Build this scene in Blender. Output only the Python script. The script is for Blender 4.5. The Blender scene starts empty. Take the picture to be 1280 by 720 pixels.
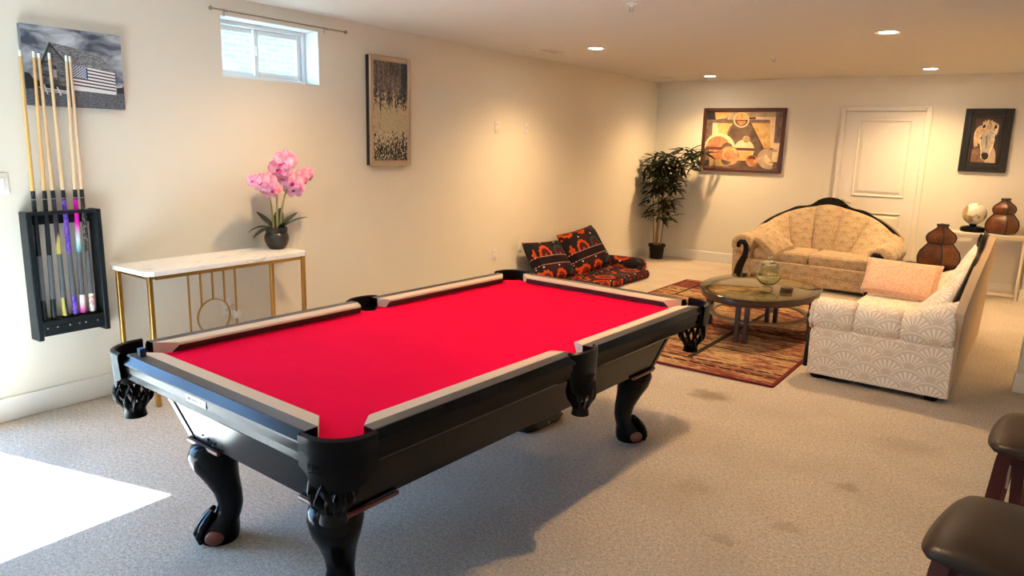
import bpy, bmesh, math, random
from mathutils import Vector, Matrix
random.seed(7)
PI = math.pi
scn = bpy.context.scene
C = scn.collection

# ------------------------------------------------------------------ camera
f_px = 905.3; yaw, pit, rol = .605, -.200, .027
fw = Vector((-math.sin(yaw)*math.cos(pit), math.cos(yaw)*math.cos(pit), math.sin(pit)))
rt = Vector((math.cos(yaw), math.sin(yaw), 0)); up = rt.cross(fw)
r2 = rt*math.cos(rol)+up*math.sin(rol); u2 = -rt*math.sin(rol)+up*math.cos(rol)
cd = bpy.data.cameras.new('camera'); cam = bpy.data.objects.new('camera', cd); C.objects.link(cam)
cd.sensor_width = 36; cd.lens = f_px/1280*36; cd.clip_start = .05
cam.matrix_world = Matrix(((r2.x, u2.x, -fw.x, 4.373), (r2.y, u2.y, -fw.y, 0), (r2.z, u2.z, -fw.z, 1.574), (0, 0, 0, 1)))
scn.camera = cam

# ------------------------------------------------------------------ world, sun, exposure
w = bpy.data.worlds.new('sky'); scn.world = w; w.use_nodes = True
bg = w.node_tree.nodes['Background']; bg.inputs[0].default_value = (.30, .56, 1, 1); bg.inputs[1].default_value = 9.0
sd = bpy.data.lights.new('sun', 'SUN'); so = bpy.data.objects.new('sun', sd); C.objects.link(so)
sd.energy = 85; sd.angle = .009; sd.color = (.68, .85, 1)
so.rotation_euler = Vector((1.076, .273, -1.31)).to_track_quat('-Z', 'Y').to_euler()
vs = scn.view_settings; vs.view_transform = 'Standard'; vs.look = 'None'; vs.exposure = .9; vs.gamma = 1
LAMP_W = 10.5; LAMP_COL = (1, .635, .285)

# ------------------------------------------------------------------ node expressions
class E:
    def __init__(s, nt, k): s.nt = nt; s.k = k
    def m(s, op, *a):
        n = s.nt.nodes.new('ShaderNodeMath'); n.operation = op
        for i, v in enumerate((s,)+a):
            if isinstance(v, E): s.nt.links.new(v.k, n.inputs[i])
            else: n.inputs[i].default_value = v
        return E(s.nt, n.outputs[0])
    def __add__(s, o): return s.m('ADD', o)
    __radd__ = __add__
    def __sub__(s, o): return s.m('SUBTRACT', o)
    def __rsub__(s, o): return (s*-1)+o
    def __mul__(s, o): return s.m('MULTIPLY', o)
    __rmul__ = __mul__
    def __truediv__(s, o): return s.m('DIVIDE', o)
    def __lt__(s, o): return s.m('LESS_THAN', o)
    def __gt__(s, o): return s.m('GREATER_THAN', o)
    def floor(s): return s.m('FLOOR')
    def fract(s): return s.m('FRACT')
    def abs(s): return s.m('ABSOLUTE')
    def sin(s): return s.m('SINE')
    def cos(s): return s.m('COSINE')
    def pw(s, o): return s.m('POWER', o)
    def sqrt(s): return s.m('SQRT')
    def mn(s, o): return s.m('MINIMUM', o)
    def mx(s, o): return s.m('MAXIMUM', o)
    def mod(s, o): return s.m('FLOORED_MODULO', o)
    def atan2(s, o): return s.m('ARCTAN2', o)
    def clamp(s): return s.mx(0.).mn(1.)
    def sstep(s, a, b): return ((s-a)*(1/(b-a))).clamp()

class M:
    """material builder"""
    def __init__(s, name, col=(.5, .5, .5), rough=.5, metal=0, spec=.5):
        s.m = bpy.data.materials.new(name); s.m.use_nodes = True
        s.nt = s.m.node_tree; s.b = s.nt.nodes['Principled BSDF']; s.out = s.nt.nodes['Material Output']
        s.b.inputs['Base Color'].default_value = (*col, 1); s.b.inputs['Roughness'].default_value = rough
        s.b.inputs['Metallic'].default_value = metal; s.b.inputs['Specular IOR Level'].default_value = spec
    def co(s, kind='Object', scale=None, warp=None):
        n = s.nt.nodes.new('ShaderNodeTexCoord'); k = n.outputs[kind]
        if scale:
            mp = s.nt.nodes.new('ShaderNodeMapping'); mp.inputs['Scale'].default_value = scale
            s.nt.links.new(k, mp.inputs[0]); k = mp.outputs[0]
        return k
    def xyz(s, kind='Object'):
        n = s.nt.nodes.new('ShaderNodeSeparateXYZ'); s.nt.links.new(s.co(kind), n.inputs[0])
        return [E(s.nt, n.outputs[i]) for i in range(3)]
    def noise(s, scale, detail=3, kind='Object', stretch=None, rough=.5, dist=0):
        n = s.nt.nodes.new('ShaderNodeTexNoise'); n.inputs['Scale'].default_value = scale
        n.inputs['Detail'].default_value = detail; n.inputs['Roughness'].default_value = rough; n.inputs['Distortion'].default_value = dist
        s.nt.links.new(s.co(kind, stretch), n.inputs['Vector']); return E(s.nt, n.outputs['Fac'])
    def voro(s, scale, kind='Object', stretch=None, feat='F1', out='Distance'):
        n = s.nt.nodes.new('ShaderNodeTexVoronoi'); n.feature = feat; n.inputs['Scale'].default_value = scale
        s.nt.links.new(s.co(kind, stretch), n.inputs['Vector']); return E(s.nt, n.outputs[out])
    def mix(s, fac, a, b):
        n = s.nt.nodes.new('ShaderNodeMix'); n.data_type = 'RGBA'; n.clamp_factor = True
        if isinstance(fac, E): s.nt.links.new(fac.k, n.inputs[0])
        else: n.inputs[0].default_value = fac
        for i, v in ((6, a), (7, b)):
            if isinstance(v, tuple): n.inputs[i].default_value = (*v, 1)
            else: s.nt.links.new(v, n.inputs[i])
        return n.outputs[2]
    def col(s, k): s.nt.links.new(k, s.b.inputs['Base Color']); return s
    def rough(s, e): s.nt.links.new(e.k, s.b.inputs['Roughness']); return s
    def bump(s, e, strength=.3, dist=.002):
        n = s.nt.nodes.new('ShaderNodeBump'); n.inputs['Strength'].default_value = strength; n.inputs['Distance'].default_value = dist
        s.nt.links.new(e.k, n.inputs['Height']); s.nt.links.new(n.outputs[0], s.b.inputs['Normal']); return s

def simple(name, col, rough=.5, metal=0, var=.12, scale=30, bump=0, bdist=.001, spec=.5, stretch=None):
    m = M(name, col, rough, metal, spec)
    nz = m.noise(scale, 3, stretch=stretch)
    d = tuple(c*(1-var) for c in col); l = tuple(min(1, c*(1+var)) for c in col)
    m.col(m.mix(nz, d, l))
    if bump: m.bump(nz, bump, bdist)
    return m.m

def emit(name, col, st):
    m = M(name); m.nt.nodes.remove(m.b); e = m.nt.nodes.new('ShaderNodeEmission')
    e.inputs[0].default_value = (*col, 1); e.inputs[1].default_value = st; m.nt.links.new(e.outputs[0], m.out.inputs[0]); return m.m

def thin_glass(name, tint, ior=1.5, extra=0.):
    m = M(name); nt = m.nt; nt.nodes.remove(m.b)
    t = nt.nodes.new('ShaderNodeBsdfTransparent'); t.inputs[0].default_value = (*tint, 1)
    g = nt.nodes.new('ShaderNodeBsdfGlossy'); g.inputs['Roughness'].default_value = .02
    f = nt.nodes.new('ShaderNodeFresnel'); f.inputs[0].default_value = ior
    gm = nt.nodes.new('ShaderNodeNewGeometry'); fe = ((E(nt, f.outputs[0])+extra)*(1-E(nt, gm.outputs['Backfacing']))).clamp()
    x = nt.nodes.new('ShaderNodeMixShader'); nt.links.new(fe.k, x.inputs[0]); nt.links.new(t.outputs[0], x.inputs[1]); nt.links.new(g.outputs[0], x.inputs[2])
    nt.links.new(x.outputs[0], m.out.inputs[0]); return m.m

# ---- pattern materials
def m_carpet():
    m = M('carpet_pile', rough=.95, spec=.1)
    n1 = m.noise(120, 5, rough=.75); n2 = m.noise(2.2, 4, dist=.4); n3 = m.noise(55, 3)
    a = m.mix((n1*.75+n3*.25).sstep(.36, .62), (.36, .30, .25), (.88, .77, .66))
    b = m.mix((n2.sstep(.45, .75))*.35, a, (.42, .35, .27))
    x, y, z = m.xyz()
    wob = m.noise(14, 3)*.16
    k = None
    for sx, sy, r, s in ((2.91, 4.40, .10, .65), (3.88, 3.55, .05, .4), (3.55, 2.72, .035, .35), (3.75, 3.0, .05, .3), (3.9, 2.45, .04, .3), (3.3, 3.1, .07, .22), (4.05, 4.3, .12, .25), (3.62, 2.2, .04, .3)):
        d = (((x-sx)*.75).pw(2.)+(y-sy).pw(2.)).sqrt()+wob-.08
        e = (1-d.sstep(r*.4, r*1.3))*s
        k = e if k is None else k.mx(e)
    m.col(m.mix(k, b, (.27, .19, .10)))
    m.bump(n1*.7+n3*.3, 1., .016); return m.m

def fan_pattern(m, U, V, wd):
    """scalloped fan motif: returns (rays, band) masks"""
    u = U/wd; v = V/(wd*.25)
    k = v.floor()
    def cand(kk):
        off = kk.mod(2.)*.5
        cu = ((u-off)+.5).floor()+off
        du = u-cu; dv = (v-kk)*.25
        return du, dv, (du*du+dv*dv).sqrt()
    d1, e1, q1 = cand(k-1.); d0, e0, q0 = cand(k)
    s = q1 < .5
    du = d1*s+d0*(1-s); dv = e1*s+e0*(1-s); q = q1*s+q0*(1-s)
    ang = dv.atan2(du)
    rays = (ang*18.).cos().sstep(-.35, .0)*q.sstep(.13, .16)*(1-q.sstep(.37, .39))
    band = q.sstep(.42, .44)*(1-q.sstep(.465, .48))
    return rays, band
def m_fans(name, ca, cb, cc, wd=.15, rough=.62, amt=.8):
    m = M(name, rough=rough, spec=.35)
    x, y, z = m.xyz('UV')
    rays, band = fan_pattern(m, x, y, wd)
    nz = m.noise(9, 3)
    base = m.mix(nz, ca, cb)
    mask = (rays+band*.7).clamp()
    m.col(m.mix(mask*amt*(m.noise(3, 2)*.5+.75), base, cc))
    m.rough(.72-mask*.2)
    wv = m.noise(500, 2)
    m.bump(mask*.5+wv*.4, .25, .002); m.b.inputs['Sheen Weight'].default_value = .25
    return m.m
def m_rug():
    m = M('rug_weave', rough=.95, spec=.08)
    x, y, z = m.xyz()
    n = m.noise(7, 4, stretch=(.6, 3.2, 1), dist=.6); n2 = m.noise(30, 3, stretch=(.7, 3, 1), dist=.3); n3 = m.noise(1.6, 2)
    c = m.mix(n2.sstep(.3, .7), (.43, .27, .125), (.60, .43, .235))
    c = m.mix((n2*.5+n*.5+n3*.3-.15).sstep(.44, .56), c, (.19, .040, .03))
    c = m.mix((m.noise(60, 3, stretch=(.5, 2.6, 1))).sstep(.56, .64)*.85, c, (.085, .03, .025))
    # dark swirl ring near the table
    dd = (((x-.15)/.9).pw(2.)+((y-.15)/.6).pw(2.)).sqrt()+m.noise(3, 3)*.25
    ring = dd.sstep(.78, .83)*(1-dd.sstep(.97, 1.03))*m.noise(22, 3, stretch=(.6, 2.2, 1)).sstep(.42, .5)
    c = m.mix(ring*.95, c, (.07, .015, .018))
    # band of burgundy toward the far end
    fb = y.sstep(1.16, 1.18)*(1-y.sstep(1.60, 1.62))*m.noise(28, 3, stretch=(.5, 2.5, 1)).sstep(.36, .46)
    c = m.mix(fb, c, (.14, .02, .025))
    dash = (((x+y)*55.).sin() > -.75)
    def hl(pos, wd, lo=-9., hi=9.): return (((y-pos).abs() < wd)*(x > lo)*(x < hi))
    def vl(pos, wd, lo=-9., hi=9.): return (((x-pos).abs() < wd)*(y > lo)*(y < hi))
    ln = hl(-1.50, .018)*dash
    for e in (hl(-1.40, .015)*dash, hl(-.98, .013), hl(.72, .014)*dash, hl(1.04, .013)*dash, hl(1.56, .014)*dash,
              vl(-.42, .022, -1.5, -.4), vl(.30, .022, -1.4, .72), vl(-.88, .018, -1.5, -1.1), vl(-.75, .015, .72, 1.56), hl(-.42, .012, .3, 9.), hl(-.72, .010, -.42, .3)):
        ln = ln.mx(e)
    c = m.mix(ln*.95, c, (.025, .016, .014))
    ed = (x.abs() > .985).mx(y.abs() > 1.655)
    c = m.mix(ed, c, (.13, .02, .025))
    m.col(c); m.bump(m.noise(200, 3), .8, .006); return m.m
def m_suzani():
    m = M('embroidered_fabric', rough=.9, spec=.15)
    x, y, z = m.xyz('UV')
    s = .29
    row = (y/s).floor(); xx = x/s+row.mod(2.)*.5
    du = xx.fract()-.5; dv = (y/s).fract()-.5
    cell = ((xx.floor()*12.99+row*78.23).sin()*437.5).fract()
    q = (du*du+dv*dv).sqrt(); ang = dv.atan2(du)
    r = q+(ang*13.).cos()*.022*(cell > .45)
    nz = m.noise(6, 3)
    c = m.mix(nz.sstep(.4, .6), (.035, .008, .014), (.012, .012, .016))
    red = m.mix(cell > .62, (.20, .010, .012), (.50, .065, .012))
    tealmask = (cell < .42)
    red2 = m.mix(tealmask, red, (.02, .05, .055))
    c = m.mix((r < .40)*(r > .26), c, red2)
    c = m.mix((r < .27)*(r > .22), c, (.06, .006, .01))
    c = m.mix((r < .22)*(r > .12), c, m.mix(cell > .75, (.08, .006, .012), (.22, .015, .012)))
    c = m.mix((r < .06)*(cell > .3), c, (.40, .06, .02))
    # small white sprigs in the corners
    d2 = ((du.abs()-.5).pw(2.)+(dv.abs()-.5).pw(2.)).sqrt()
    c = m.mix((d2 < .055)*((ang*5.).sin() > -.3), c, (.6, .55, .5))
    # dark band with stitched edges
    b = ((y/ .62).fract()-.5).abs()
    c = m.mix(b < .075, c, (.012, .006, .010))
    c = m.mix((b < .085)*(b > .07)*((x*190.).sin() > -.2), c, (.55, .30, .26))
    m.col(c); m.bump(m.noise(300, 2), .4, .002); return m.m
def m_marble():
    m = M('marble', rough=.25)
    n = m.noise(2.0, 3, dist=2.2, stretch=(2.0, .9, 1)); v = (n-.5).abs()
    m.col(m.mix((1-v.sstep(0., .022))*.6*m.noise(3, 2).sstep(.4, .6), (.86, .85, .84), (.42, .43, .46))); return m.m
def m_goldart():
    m = M('gold_flecked_print', rough=.55)
    x, y, z = m.xyz()
    a = m.noise(95, 2, stretch=(1, 1, .45)); b = m.noise(28, 3, stretch=(1, 1.6, .16)); big = m.noise(9, 2, stretch=(1, 1, .5))
    t = z/.868
    bandw = (1-((t-.42)/.36).abs()).clamp()
    k = (bandw*.85+(a-.5)*1.5+(b-.5)*1.1+(big-.5)*.6)
    c = m.mix(t.sstep(.50, .72), (.012, .011, .012), m.mix((b*.5+a*.5).sstep(.40, .60), (.025, .022, .026), (.24, .20, .17)))
    c = m.mix((y > .37)*t.sstep(.5, .6), c, m.mix(a.sstep(.5, .7), (.012, .02, .035), (.05, .07, .10)))
    c = m.mix(k.sstep(.38, .50), c, m.mix(a, (.30, .24, .14), (.75, .66, .44)))
    c = m.mix((a > .57)*(t < .32)*(t > .03), c, (.62, .55, .42))
    m.col(c); return m.m
def m_streak(name, ca, cb, scale=8, st=(1, 1, 1), dist=1.0, lo=.35, hi=.65, rough=.7):
    m = M(name, rough=rough); m.col(m.mix(m.noise(scale, 5, stretch=st, dist=dist).sstep(lo, hi), ca, cb)); return m.m
def m_pink():
    m = M('pink_damask', rough=.75, spec=.3)
    n = m.noise(22, 2, kind='UV', dist=2.2); v = ((n-.5).abs()*9.).clamp()
    m.col(m.mix(v, (.68, .47, .34), (.58, .34, .235))); m.bump(v, .25, .002); return m.m
def m_tip(): return simple('cue_tip', (.85, .85, .83), .5)
def m_gloss_black(name='black_lacquer', col=(.004, .005, .007), rough=.16):
    m = M(name, col, rough)
    n = m.noise(45, 4, stretch=(1, 1, 1)); n2 = m.noise(160, 3)
    m.rough(n*.14+(rough-.05)); m.bump(n2*.5+n*.5, .10, .0010)
    m.b.inputs['Specular IOR Level'].default_value = .14
    return m.m
def m_globe():
    m = M('globe_map', rough=.4)
    n = m.noise(7.5, 4)
    c = m.mix(n.sstep(.52, .54), (.78, .72, .60), m.mix(m.noise(14, 2).sstep(.4, .6), (.42, .42, .16), (.36, .20, .13)))
    x, y, z = m.xyz()
    gl = ((z*120.).fract()-.5).abs() > .47
    c = m.mix(gl*.35, c, (.45, .36, .28))
    m.col(c); return m.m

MT = {}
def T(k): return MT[k]
MT.update(
    wall=simple('wall_paint', (.785, .745, .655), .75, var=.015, scale=6, bump=.04),
    ceil=simple('ceiling_paint', (.66, .645, .62), .9, var=.015, scale=5),
    trim=simple('white_trim_paint', (.82, .80, .76), .45, var=.02),
    wind=simple('window_vinyl', (.86, .88, .90), .4, var=.02),
    door=simple('door_paint', (.82, .78, .71), .4, var=.015),
    carpet=m_carpet(), rug=m_rug(), suz=m_suzani(), marble=m_marble(),
    felt=simple('red_cloth', (.74, .001, .042), .9, var=.08, scale=5, spec=.05),
    tan=simple('tan_cloth', (.60, .46, .34), .85, var=.05, scale=300, bump=.2, spec=.2),
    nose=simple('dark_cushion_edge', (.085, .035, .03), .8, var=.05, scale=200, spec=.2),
    black=m_gloss_black(), wood_top=simple('black_grained_wood', (.030, .026, .026), .42, var=.25, scale=60, stretch=(1, 8, 1), bump=.2),
    leather=m_gloss_black('black_leather', (.005, .006, .008), .32),
    redwood=simple('reddish_wood', (.17, .045, .028), .4, var=.2, scale=30),
    brass=simple('gold_metal', (.56, .34, .10), .32, 1, var=.05),
    silver=simple('brushed_metal', (.62, .60, .56), .3, 1, var=.05),
    champagne=simple('champagne_frame', (.52, .43, .34), .35, .8, var=.06),
    plastic=simple('white_plastic', (.84, .82, .78), .4, var=.02),
    dkslot=simple('outlet_slot', (.10, .09, .08), .5),
    fans=m_fans('tan_fan_damask', (.38, .265, .15), (.43, .30, .17), (.64, .49, .315), wd=.22, amt=.95),
    fans2=m_fans('cream_fan_damask', (.66, .545, .43), (.71, .595, .475), (.90, .83, .73), wd=.255, amt=.85),
    pink=m_pink(), backcloth=simple('tan_backing_cloth', (.50, .37, .25), .8, var=.06, scale=40),
    carved=m_gloss_black('black_carved_wood', (.012, .009, .009), .3),
    espresso=simple('espresso_wood', (.045, .020, .014), .32, var=.25, scale=25, stretch=(1, 1, .2)),
    glasstop=thin_glass('table_glass', (.74, .72, .60), 1.45, .03), pane=thin_glass('window_glass', (.97, .99, 1), 1.3),
    jar=None, potblack=simple('black_plastic', (.008, .008, .008), .55, spec=.2),
    canef=simple('cue_maple', (.72, .47, .22), .35, var=.08, scale=12, stretch=(1, 1, .1)),
    tip=m_tip(), cueblk=simple('black_cue_butt', (.012, .018, .022), .25), wrap=simple('grey_linen_wrap', (.085, .095, .11), .7, var=.5, scale=220, bump=.3),
    rackw=m_gloss_black('black_rack_wood', (.012, .017, .021), .28),
    stem=simple('orchid_stem', (.33, .30, .14), .6, var=.25), leafd=simple('dark_leaf', (.018, .045, .022), .35, var=.3, scale=20),
    bleaf=simple('bamboo_leaf', (.016, .026, .009), .5, var=.5, scale=6), bleaf2=simple('bamboo_leaf_light', (.055, .065, .018), .5, var=.4, scale=6),
    cane=simple('bamboo_cane', (.32, .20, .10), .6, var=.2),
    petal=m_streak('orchid_petal', (.80, .16, .38), (.93, .50, .64), 20, rough=.6), petald=simple('orchid_throat', (.50, .015, .22), .5),
    bud=simple('orchid_bud', (.10, .06, .05), .5), glaze=simple('black_glazed_clay', (.03, .03, .032), .28, var=.3, scale=40, stretch=(.3, .3, 4), bump=.3),
    soil=simple('potting_soil', (.05, .035, .02), .95, var=.5, scale=80, bump=.6),
    gourd=m_streak('amber_wood_panel', (.085, .022, .008), (.17, .052, .015), 9, rough=.35), gourdd=simple('dark_wood_edge', (.018, .010, .008), .4),
    globe=m_globe(), vinyl=simple('dark_brown_vinyl', (.030, .017, .012), .34, var=.15, scale=25, bump=.05, spec=.22),
    cherry=simple('dark_cherry_wood', (.060, .010, .010), .35, var=.2, scale=30), chalk=simple('blue_chalk', (.03, .12, .32), .8), label=simple('dark_label_paper', (.015, .03, .07), .5),
    dull=simple('coaster_wood', (.07, .04, .03), .5), paint_frame=simple('mahogany_frame', (.075, .020, .014), .35, var=.15), ink=simple('black_frame', (.012, .010, .010), .4),
    rodm=simple('antique_rod_metal', (.36, .30, .21), .4, 1, var=.05),
    brick=None, lamp=emit('downlight_lens', (1, .86, .66), 60), white_lam=simple('white_laminate', (.78, .70, .58), .45, var=.03),
)
def m_jar():
    m = M('green_glass', (.90, .96, .85), .02); m.b.inputs['Transmission Weight'].default_value = 1; m.b.inputs['IOR'].default_value = 1.3; return m.m
MT['jar'] = m_jar()

# ------------------------------------------------------------------ mesh helpers
def B(): return bmesh.new()
def xf(vs, loc=(0, 0, 0), rot=(0, 0, 0)):
    R = Matrix.Rotation(rot[2], 3, 'Z') @ Matrix.Rotation(rot[1], 3, 'Y') @ Matrix.Rotation(rot[0], 3, 'X')
    for v in vs: v.co = R @ v.co + Vector(loc)
def box(bm, c, s, bev=0, seg=2, rot=(0, 0, 0)):
    r = bmesh.ops.create_cube(bm, size=1); vs = r['verts']
    for v in vs: v.co = Vector((v.co.x*s[0], v.co.y*s[1], v.co.z*s[2]))
    xf(vs, c, rot)
    if bev:
        es = list({e for v in vs for e in v.link_edges})
        bmesh.ops.bevel(bm, geom=es, offset=bev, segments=seg, profile=.5, affect='EDGES')
    return bm
def boxx(bm, a, b, bev=0, seg=2):
    return box(bm, tuple((p+q)/2 for p, q in zip(a, b)), tuple(abs(q-p) for p, q in zip(a, b)), bev, seg)
def loft(bm, rings, closed=True, caps=True):
    vr = [[bm.verts.new(p) for p in r] for r in rings]
    n = len(vr[0])
    for a, b in zip(vr, vr[1:]):
        for i in range(n if closed else n-1):
            j = (i+1) % n
            try: bm.faces.new((a[i], a[j], b[j], b[i]))
            except ValueError: pass
    if caps and closed:
        bm.faces.new(vr[0][::-1]); bm.faces.new(vr[-1])
    return bm
def lathe(bm, prof, n=32, c=(0, 0, 0), caps=True, sx=1, sy=1):
    return loft(bm, [[(c[0]+r*sx*math.cos(2*PI*i/n), c[1]+r*sy*math.sin(2*PI*i/n), c[2]+z) for i in range(n)] for r, z in prof], True, caps)
def tube(bm, pts, rad, n=10, caps=True, flat=None):
    pts = [Vector(p) for p in pts]; N = len(pts)
    if not hasattr(rad, '__len__'): rad = [rad]*N
    t0 = (pts[1]-pts[0]).normalized(); ref = Vector((0, 0, 1)) if abs(t0.z) < .9 else Vector((1, 0, 0))
    if flat: ref = Vector(flat)
    rings = []
    for i in range(N):
        t = (pts[min(i+1, N-1)]-pts[max(i-1, 0)]).normalized()
        a = t.cross(ref).normalized(); b = a.cross(t).normalized()
        if not flat: ref = b
        rr = rad[i]; ra, rb = rr if hasattr(rr, '__len__') else (rr, rr)
        rings.append([pts[i]+a*ra*math.cos(2*PI*k/n)+b*rb*math.sin(2*PI*k/n) for k in range(n)])
    return loft(bm, rings, True, caps)
def prism(bm, poly, z0, z1, bev=0):
    """poly in xy extruded z0..z1"""
    loft(bm, [[(x, y, z0) for x, y in poly], [(x, y, z1) for x, y in poly]])
    return bm
def rpoly(w, h, r, n=5):
    out = []
    for cx, cy, a0 in ((w/2-r, h/2-r, 0), (-w/2+r, h/2-r, PI/2), (-w/2+r, -h/2+r, PI), (w/2-r, -h/2+r, 1.5*PI)):
        for i in range(n+1):
            a = a0+PI/2*i/n; out.append((cx+r*math.cos(a), cy+r*math.sin(a)))
    return out
def pillow(bm, w, h, t, n=14, pinch=.06, lump=0):
    """pillow lying in xz plane, thickness along y, base at z=0"""
    def sh(u, v):
        e = (max(0, 1-u**4)*max(0, 1-v**4))**.45
        px = u*(1-pinch*(1-v*v)*u*u); pz = v*(1-pinch*(1-u*u)*v*v)
        return px*w/2, pz*h/2+h/2, t/2*e
    for s in (1, -1):
        g = []
        for i in range(n+1):
            row = []
            for j in range(n+1):
                u = -1+2*i/n; v = -1+2*j/n
                x, z, y = sh(u, v); y += lump*math.sin(u*5+1)*math.cos(v*4)*(1-u*u)*(1-v*v)
                row.append(bm.verts.new((x, -s*y, z)))
            g.append(row)
        for i in range(n):
            for j in range(n):
                q = (g[i][j], g[i+1][j], g[i+1][j+1], g[i][j+1])
                bm.faces.new(q if s > 0 else q[::-1])
    bmesh.ops.remove_doubles(bm, verts=bm.verts, dist=1e-5); return bm
def uvbox(me, sc=1):
    uv = me.uv_layers.new(name='uv') if not me.uv_layers else me.uv_layers[0]
    for p in me.polygons:
        n = p.normal; ax = max(range(3), key=lambda i: abs(n[i]))
        for li in p.loop_indices:
            c = me.vertices[me.loops[li].vertex_index].co
            a = (c.y, c.z) if ax == 0 else ((c.x, c.z) if ax == 1 else (c.x, c.y))
            uv.data[li].uv = (a[0]*sc+10, a[1]*sc+10)
USED = {}
def obj(name, bm, mat, parent=None, smooth=True, loc=None, rot=None, uv=False, ang=.6):
    me = bpy.data.meshes.new(name)
    bmesh.ops.recalc_face_normals(bm, faces=bm.faces)
    bm.to_mesh(me); bm.free()
    for m in (mat if isinstance(mat, list) else [mat]): me.materials.append(m)
    if smooth:
        me.shade_smooth(); me.set_sharp_from_angle(angle=ang)
    if uv: uvbox(me)
    o = bpy.data.objects.new(name, me); C.objects.link(o)
    if parent: o.parent = parent
    if loc: o.location = loc
    if rot: o.rotation_euler = rot
    return o
def tag(o, label=None, cat=None, group=None, kind=None):
    if label: o['label'] = label
    if cat: o['category'] = cat
    if group: o['group'] = group
    if kind: o['kind'] = kind
    return o
def thing(name, label, cat, loc=(0, 0, 0), rz=0, group=None):
    o = bpy.data.objects.new(name, None); C.objects.link(o); o.empty_display_size = .1
    o.location = loc; o.rotation_euler = (0, 0, rz); return tag(o, label, cat, group)
def struct(name, bm, mat, parent=None, **k):
    o = obj(name, bm, mat, parent, **k)
    if not parent: o['kind'] = 'structure'
    return o
def dup(o, parent=None):
    c = o.copy(); C.objects.link(c)
    if parent: c.parent = parent
    for ch in list(o.children): dup(ch, c)
    return c

# ------------------------------------------------------------------ room shell
L, H = 9.808, 2.44; XR = 6.3; YF = -2.6
def flr():
    bm = B(); boxx(bm, (-.3, YF-.15, -.12), (XR+.15, L+.15, 0)); return bm
struct('floor', flr(), T('carpet'), smooth=False)
bm = B(); boxx(bm, (-.3, YF-.15, H), (XR+.15, L+.15, H+.12)); struct('ceiling', bm, T('ceil'), smooth=False)
# left wall with glass-door opening and high window opening
D0, D1, DH = -.80, 1.30, 2.10
W0, W1, WZ0, WZ1 = 2.935, 3.742, 1.938, 2.326
bm = B(); tw = -.26
for a, b in (((tw, YF, 0), (0, D0, H)), ((tw, D0, DH), (0, D1, H)), ((tw, D1, 0), (0, W0, H)), ((tw, W0, 0), (0, W1, WZ0)), ((tw, W0, WZ1), (0, W1, H)), ((tw, W1, 0), (0, L+.15, H))):
    boxx(bm, a, b)
struct('wall_left', bm, T('wall'), smooth=False)
bm = B(); boxx(bm, (0, L, 0), (XR+.15, L+.15, H)); struct('wall_back', bm, T('wall'), smooth=False)
bm = B(); boxx(bm, (XR, YF, 0), (XR+.15, L, H)); struct('wall_right', bm, T('wall'), smooth=False)
bm = B(); boxx(bm, (-.26, YF-.15, 0), (XR+.15, YF, H)); struct('wall_front', bm, T('wall'), smooth=False)
bm = B(); boxx(bm, (4.52, 5.80, 0), (XR, 5.94, H)); struct('wall_partition', bm, T('wall'), smooth=False)
bm = B(); boxx(bm, (4.52, 9.59, 0), (XR, L, H)); struct('wall_pier', bm, T('wall'), smooth=False)
def base(name, a, b, thick=.014, h=.134):
    """baseboard against a wall, with a small eased top"""
    bm = B(); boxx(bm, (a[0], a[1], 0), (b[0], b[1], h), .004, 1); struct(name, bm, T('trim'), smooth=False)
base('baseboard_left', (0, D1+.09, 0), (.014, L, 0))
base('baseboard_back', (.014, L-.014, 0), (2.43, L, 0))
base('baseboard_back_right', (3.43, L-.014, 0), (4.52, L, 0))
base('baseboard_partition', (4.506, 5.786, 0), (XR, 5.80, 0))
base('baseboard_partition_side', (4.506, 5.80, 0), (4.52, 5.954, 0))
base('baseboard_pier', (4.506, 9.576, 0), (XR, 9.59, 0))
base('baseboard_right', (XR-.014, YF, 0), (XR, 5.786, 0))

# ---- high window in the left wall
win = bpy.data.objects.new('window_1', None); C.objects.link(win); win['kind'] = 'structure'; win.location = (-.26, W0, WZ0)
ww, wh = W1-W0, WZ1-WZ0
bm = B()     # painted reveal lining
for a, b in (((0, 0, -.0), (.258, .006, wh)), ((0, ww-.006, 0), (.258, ww, wh)), ((0, .006, 0), (.258, ww-.006, .006)), ((0, .006, wh-.006), (.258, ww-.006, wh))): boxx(bm, a, b)
obj('reveal', bm, T('wind'), win, smooth=False)
def ring(bm, y0, y1, z0, z1, t, x0, x1, bev=.004):
    for a, b in (((x0, y0, z0), (x1, y0+t, z1)), ((x0, y1-t, z0), (x1, y1, z1)), ((x0, y0+t, z0), (x1, y1-t, z0+t)), ((x0, y0+t, z1-t), (x1, y1-t, z1))): boxx(bm, a, b, bev, 1)
bm = B(); ring(bm, .006, ww-.006, .006, wh-.006, .028, .02, .115); obj('window_frame', bm, T('wind'), win, smooth=False)
bm = B(); ring(bm, .034, ww*.52, .034, wh-.034, .032, .03, .06); s1 = obj('sash', bm, T('wind'), win, smooth=False)
bm = B(); boxx(bm, (.043, .06, .06), (.047, ww*.52-.03, wh-.06)); obj('pane', bm, T('pane'), s1, smooth=False)
bm = B(); ring(bm, ww*.46, ww-.034, .034, wh-.034, .036, .065, .095); s2 = obj('sash', bm, T('wind'), win, smooth=False)
bm = B(); boxx(bm, (.078, ww*.46+.034, .066), (.082, ww-.068, wh-.066)); obj('pane', bm, T('pane'), s2, smooth=False)
bm = B(); boxx(bm, (.095, ww*.46+.008, wh*.45), (.107, ww*.46+.028, wh*.62), .003); obj('latch', bm, T('wind'), s2)

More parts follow.
